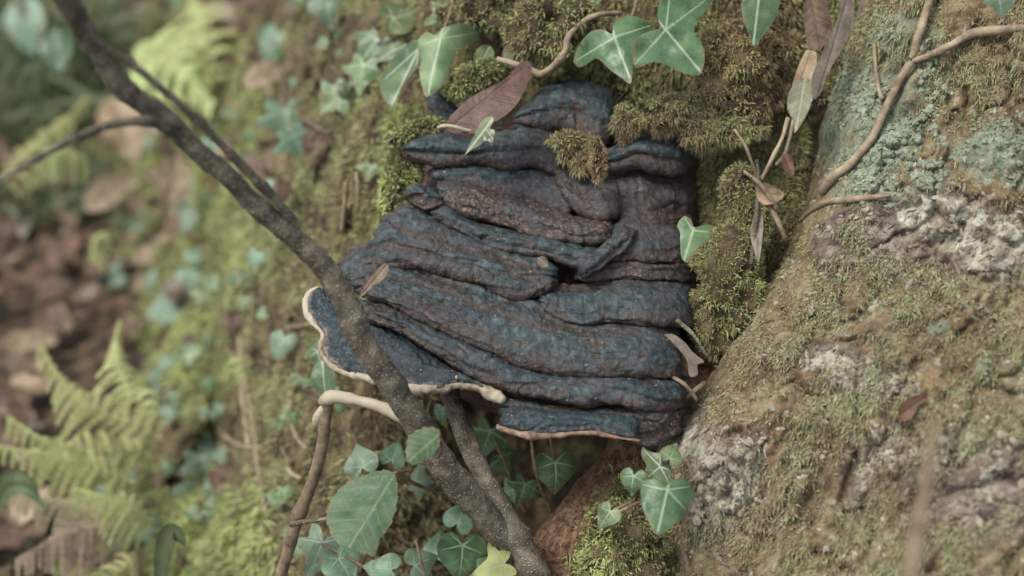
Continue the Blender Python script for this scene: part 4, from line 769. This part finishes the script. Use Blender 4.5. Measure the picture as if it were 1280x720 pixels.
traced_leaf('bark_chip', 'curved orange bark chip stuck on the blurred root at right', 'bark', [(1122, 512), (1132, 500), (1150, 492), (1168, 482), (1180, 478), (1178, 488), (1162, 500), (1146, 508), (1140, 522), (1128, 526)], [(1126, 518), (1178, 482)], float(Rd(np.array(1150.), np.array(500.)))-.006, 3, 'deadred', tx=.1, ty=.2, svein=0)

# ------------------------------------------------------------------ moss cushions
def cushion(label, px, py, d, rx, ry, rz, mat, n, length, width=.0008, ang=0, droop=.4, name='moss_cushion', lump=.35):
    c = P(px, py, d+rz*.25); rx, ry, rz = rx*.92, ry*.85, rz*.8; a = R_(ang); e1 = CR*math.cos(a)+CU*math.sin(a); e2 = -CR*math.sin(a)+CU*math.cos(a)
    t = thing(name, label, 'moss', c)
    th, ph = np.meshgrid(np.linspace(0, 2*PI, 40, endpoint=False), np.linspace(0, PI, 24))
    def surf(th, ph):
        x, y, z = np.sin(ph)*np.cos(th), np.sin(ph)*np.sin(th), np.cos(ph)
        q = e1*(x*rx)[..., None]+e2*(y*ry)[..., None]+CB*(z*rz)[..., None]
        k_ = 1+1.1*fbm(c*7+np.stack([x, y, z], -1)*1.9, 3, 54)+lump*fbm((c+q)*110, 3, 55)
        return c+q*np.clip(k_, .3, 1.25)[..., None], np.stack([x/rx, y/ry, z/rz], -1)
    G, _ = surf(th, ph); G = np.asarray(G)
    mesh_obj('cushion', G, grid_faces(24, 40, True), M['bark_bank'], t)
    th = rng.uniform(0, 2*PI, n); ph = np.arccos(1-rng.random(n)*1.6); p, q = surf(th, ph); nn = e1*q[:, :1]+e2*q[:, 1:2]+CB*q[:, 2:]; nn /= np.linalg.norm(nn, axis=1, keepdims=True)
    cl = .5*np.stack([fbm(p*260+k*9, 2, 57+k) for k in range(3)], -1)*2.2
    keep = (fbm(p*150, 2, 60) > -.28); p, nn, cl = p[keep], nn[keep], cl[keep]
    shoots('shoots', p, nn, length*.62, width*1.25, M[mat], t, droop=droop*.7, spread=1.35, lean=cl)
    return t
cushion('bright yellow-green moss pad left of the long brown leaf', 592, 100, 1.035, .020, .012, .014, 'moss_green', 6000, .005, ang=25)
cushion('lone green tuft of moss above the brown leaf tip', 628, 96, 1.05, .016, .010, .010, 'moss_green', 2500, .005)
cushion('large rounded mossy lump at top centre between ivy and twig', 690, 34, 1.035, .030, .030, .022, 'moss_olive', 10000, .007)
cushion('wide green moss pad behind the ivy at the top edge', 620, 10, 1.07, .040, .020, .02, 'moss_bank', 8000, .007)
cushion('big golden-brown moss cushion right of the ivy leaves', 922, 92, 1.02, .032, .036, .024, 'moss_brown', 18000, .007, .0007, droop=.6)
cushion('dark brown moss lump under the golden cushion', 915, 140, 1.02, .026, .014, .014, 'moss_brown', 6000, .007, .0007)
cushion('brown moss cushion with green crest on top of the fungus', 842, 142, 1.01, .025, .013, .012, 'moss_olive', 8000, .006, .0006, ang=8, droop=.8)
cushion('green tipped moss cushion at the right top of the fungus', 904, 166, 1.01, .028, .010, .012, 'moss_olive', 8000, .007, .0006, ang=8, droop=.7)
cushion('small brown moss tuft between the two top fungus lumps', 782, 154, 1.01, .009, .013, .007, 'moss_olive', 3000, .006, .0006, droop=.8)
cushion('amber moss draped over the middle of the fungus top', 726, 192, 1.006, .015, .014, .004, 'moss_amber', 2300, .006, .0006, droop=1.)
cushion('tufted olive moss on the left of the amber drape', 706, 176, 1.002, .010, .006, .004, 'moss_amber', 1100, .007, .0007, droop=.2)
cushion('mossy collar around the left end of the upper roll', 748, 204, .985, .005, .011, .007, 'moss_brown', 2600, .006, .0006)
cushion('yellow-green moss strip along the left end of the fungus', 500, 230, 1.05, .012, .040, .016, 'moss_green', 8000, .008, .0009, ang=-12)
cushion('green moss ridge above the left end of the top roll', 520, 165, 1.04, .020, .008, .010, 'moss_green', 3500, .006, .0009, ang=15)
cushion('olive moss mound filling the gap right of the fungus middle', 932, 268, 1.012, .016, .034, .014, 'moss_olive', 9000, .006, .0007, ang=8)
cushion('brown moss mound beside the right end of the lower shelves', 908, 365, 1.0, .026, .046, .018, 'moss_olive', 14000, .006, .0007, ang=-8)
cushion('vivid green moss hump at bottom right of the rotten wood', 778, 690, .962, .026, .034, .016, 'moss_green', 9000, .006, .0010, ang=12)

# ------------------------------------------------------------------ background: litter, ferns, grass
litter = [leaf_mesh('oval', 5, 4, cup=.2, fold=.2, wave=.12, seed=500+k, mat=M[['dead', 'deadpale', 'deadred', 'dead', 'deadpale', 'greypale'][k]], curl=[0, 1.2, -1.0, .8, 0, 1.5][k], side_veins=4) for k in range(6)]
def gpt(px, py): d = float(ground_d(py)); return d
def litter_at(px, py, size, k=0, ang=None, tx=0, ty=.8, off=.03, label=None, sx=1., surf='g'):
    d = gpt(px, py) if surf == 'g' else float(Td(np.array(float(px)), np.array(float(py))))
    d = min(gpt(px, py), float(Td(np.array(float(px)), np.array(float(py)))))-off
    o = place(litter[k], 'dead_leaf', px, py, d, size, random.uniform(0, 360) if ang is None else ang, tx, ty, None, sx)
    lk = ['brown flat', 'tan half curled', 'rust red cupped', 'dark brown curled', 'pale beige flat', 'greyish rolled'][k]
    up = 'the grass in the upper left' if py < 240 else ('the middle left litter' if py < 430 else 'the lower left ferns')
    tag(o, label or f'small {lk} dead leaf in {up}' if py < 240 or py >= 430 or label else f'small {lk} dead leaf lying in {up}', 'leaf', None if label else f'{lk} dead leaves in {up}'); return o
for lab, a in {
    'large pale beige dead leaf behind the thick stem, upper left': (150, 150, 66, 1, 160, .1, .3, .34),
    'pale pinkish dead leaf right below the large beige one': (216, 222, 58, 4, 190, .3, .3, .26),
    'dull tan dead leaf left of the pale pinkish one': (130, 245, 54, 1, 60, 0, .5, .26),
    'rust red curled leaf under the hanging ivy sprig': (352, 236, 30, 2, 190, .2, .3, .09),
    'orange brown leaf peeking out behind the thin shoot': (318, 208, 34, 2, 110, 0, .4, .12),
    'tan twisted leaf lying on moss near the top': (325, 96, 44, 1, 80, 0, .5, .10),
    'reddish leaf below the blurred ivy beside the stem': (222, 275, 32, 2, 200, 0, .4, .05),
    'long brown leaf to the right of the hanging ivy sprig': (392, 176, 34, 0, 85, 0, .4, .07),
    'orange dead leaf at the left edge above the ferns': (56, 412, 42, 2, 150, 0, .6, .05),
    'brick coloured dead leaf below the beige leaves': (72, 322, 34, 2, 120, 0, .6, .04),
    'pale long leaf lying under the ferns': (22, 432, 40, 4, 20, .3, .6, .05),
    'grey stone-like leaf at top left between ferns': (282, 18, 40, 5, 100, 0, .6, .05),
    'pale upright dry leaf left of the hollow at the bank': (346, 196, 34, 4, 185, .2, .0, .07),
    'brown leaf in the dark hollow of the bank': (280, 600, 40, 0, 140, .1, .3, .03),
    'thin brown leaf on the bank edge above the moss hump': (292, 400, 26, 0, 190, .1, .3, .03),
}.items(): litter_at(*a, label=lab)
for _ in range(400):
    x = random.uniform(-60, 380)**1.0; y = random.uniform(-40, 700)
    if y > 430 and x > 70: continue
    if x > 250 and y > 250: continue
    if x > 300 and random.random() < .5: continue
    litter_at(x, y, random.uniform(14, 38)*1.9/gpt(x, y), random.choice([0, 0, 0, 3, 3, 2, 1, 4, 5, 3]), None, random.uniform(-.5, .5), random.uniform(.3, 1.6), random.uniform(.015, .06))
def frond(parent, x0, y0, x1, y1, d0, d1, wpx, mat, n=15, arch=.02):
    a, b = P(x0, y0, d0), P(x1, y1, d1); V_, F, vn_ = [], [], []
    ax = b-a; L = np.linalg.norm(ax); ax /= L; s = np.cross(ax, CB); s /= np.linalg.norm(s); nn = np.cross(s, ax)
    if nn@CB < 0: nn = -nn
    sh = random.uniform(-.02, .02)
    def pt(t): return a+ax*L*t+nn*arch*math.sin(t*PI)+s*sh*math.sin(t*PI)
    def quad(p, q, w0, w1, sd):
        k = len(V_); V_.extend([p-sd*w0, p+sd*w0, q+sd*w1, q-sd*w1]); F.append([k, k+1, k+2, k+3]); vn_.extend([0, 0, 0, 0])
    for k in range(n):
        quad(pt(k/n), pt((k+1)/n), .0012, .0011, s)
        t = (k+.6)/n; wl = wpx*K*d0*math.sin(min(1, (t+.12)*1.1)*PI*.93)**.8*(1-.55*t)
        for sg in (-1, 1):
            p0 = pt(t); wl_ = wl; wl = wl*random.uniform(.75, 1.08); dr = s*sg*.92+ax*random.uniform(.15, .55)+nn*random.uniform(-.5, .25); dr /= np.linalg.norm(dr); m = 5
            wd = np.cross(dr, nn); wd /= np.linalg.norm(wd)
            for j in range(m):
                f0, f1 = j/m, (j+.92)/m; w0 = L/n*.60*(1-f0*.5)
                quad(p0+dr*wl*f0-CU*.014*f0**2, p0+dr*wl*f1-CU*.014*f1**2, w0, w0*.55, wd)
            wl = wl_
    return mesh_obj('frond', V_, F, M[mat], parent, {'vein': vn_})
def fern(label, fr, mat):
    t = thing('fern', label, 'fern', P(fr[0][0], fr[0][1], fr[0][4]))
    for f in fr: frond(t, *f[:7], f[7] if len(f) > 7 else mat)
fern('pale green fern arching over the moss hump at lower left', [(205, 540, 50, 428, 1.34, 1.34, 62), (180, 560, 10, 520, 1.33, 1.30, 58), (190, 520, 150, 400, 1.34, 1.38, 44)], 'fern')
fern('yellowing fern with spreading fronds at the left edge', [(170, 610, -10, 556, 1.31, 1.28, 56), (170, 650, 10, 612, 1.30, 1.26, 54, 'ferngold'), (150, 660, 20, 700, 1.28, 1.24, 56, 'ferngold')], 'fern')
fern('small fern at the bottom left corner of the moss', [(190, 660, 90, 610, 1.28, 1.26, 46), (170, 690, 60, 740, 1.25, 1.22, 46)], 'fern')
fern('bright fern behind the thick stem near the top', [(170, 60, 268, 130, 1.85, 1.7, 80), (265, 110, 180, 60, 1.75, 1.8, 66), (260, 110, 235, -20, 1.75, 1.9, 70), (265, 115, 190, 130, 1.8, 1.8, 44)], 'fern')
fern('faint fern below the thin left shoot', [(0, 225, 110, 120, 1.75, 1.8, 42), (110, 200, 30, 230, 1.75, 1.7, 34)], 'fern')
fern('small light fern tip beside the dull tan leaf', [(115, 330, 150, 290, 1.6, 1.62, 26)], 'fern')
# broad grass in the upper left
def blades(name, label, specs, mat):
    t = tag(bpy.data.objects.new(name, None), label, 'grass'); COL.objects.link(t); t.location = P(specs[0][0], specs[0][1], specs[0][4]).tolist()
    for (x0, y0, x1, y1, d0, d1, w_) in specs:
        n = 14; q = np.linspace(0, 1, n); a, b = P(x0, y0, d0), P(x1, y1, d1); mid = (a+b)/2+CU*.06+CB*.03
        c = ((1-q)**2)[:, None]*a+(2*q*(1-q))[:, None]*mid+(q**2)[:, None]*b; tg = np.gradient(c, axis=0); s = np.cross(tg, CB); s /= np.linalg.norm(s, axis=1, keepdims=True)
        wd = w_*K*d0*np.sin(np.clip(q*.9+.1, 0, 1)*PI)**.6; nn = np.cross(s, tg); nn /= np.linalg.norm(nn, axis=1, keepdims=True)
        G = np.stack([c-s*wd[:, None], c+nn*wd[:, None]*-.35, c+s*wd[:, None]], 1); mesh_obj('blade', G, grid_faces(n, 3), M[mat], t, {'vein': np.tile([0, .5, 0], n)})
blades('grass_tuft', 'dark green grass tuft in the upper left corner', [(60+random.uniform(-110, 130), 150+random.uniform(-70, 90), random.uniform(-60, 240), random.uniform(-60, 150), 2.35, 2.2+random.uniform(-.1, .25), random.uniform(3, 8)) for _ in range(60)], 'grass')
blades('grass_tuft', 'green grass blades between the pale dead leaves and the left edge', [(40+random.uniform(-60, 60), 300+random.uniform(-30, 30), random.uniform(-40, 190), random.uniform(150, 290), 2.1, 2.0, random.uniform(3, 6)) for _ in range(22)], 'grass')
blades('grass_tuft', 'broad green blades at the lower left edge below the ferns', [(-10, 650, 50, 620, 1.25, 1.22, 9), (-10, 660, 60, 640, 1.25, 1.22, 8), (200, 740, 232, 684, 1.15, 1.13, 12)], 'grass')
ivy('out of focus teal leaf hanging at the top left corner', [(30, 20, 62, 165, 'oval', 0, .3, 'ivyblue', .62), (70, 55, 46, 170, 'oval', .1, .3, 'ivyblue', .66)], [[(30, 20, .62), (10, -30, .62)]], hi=False)
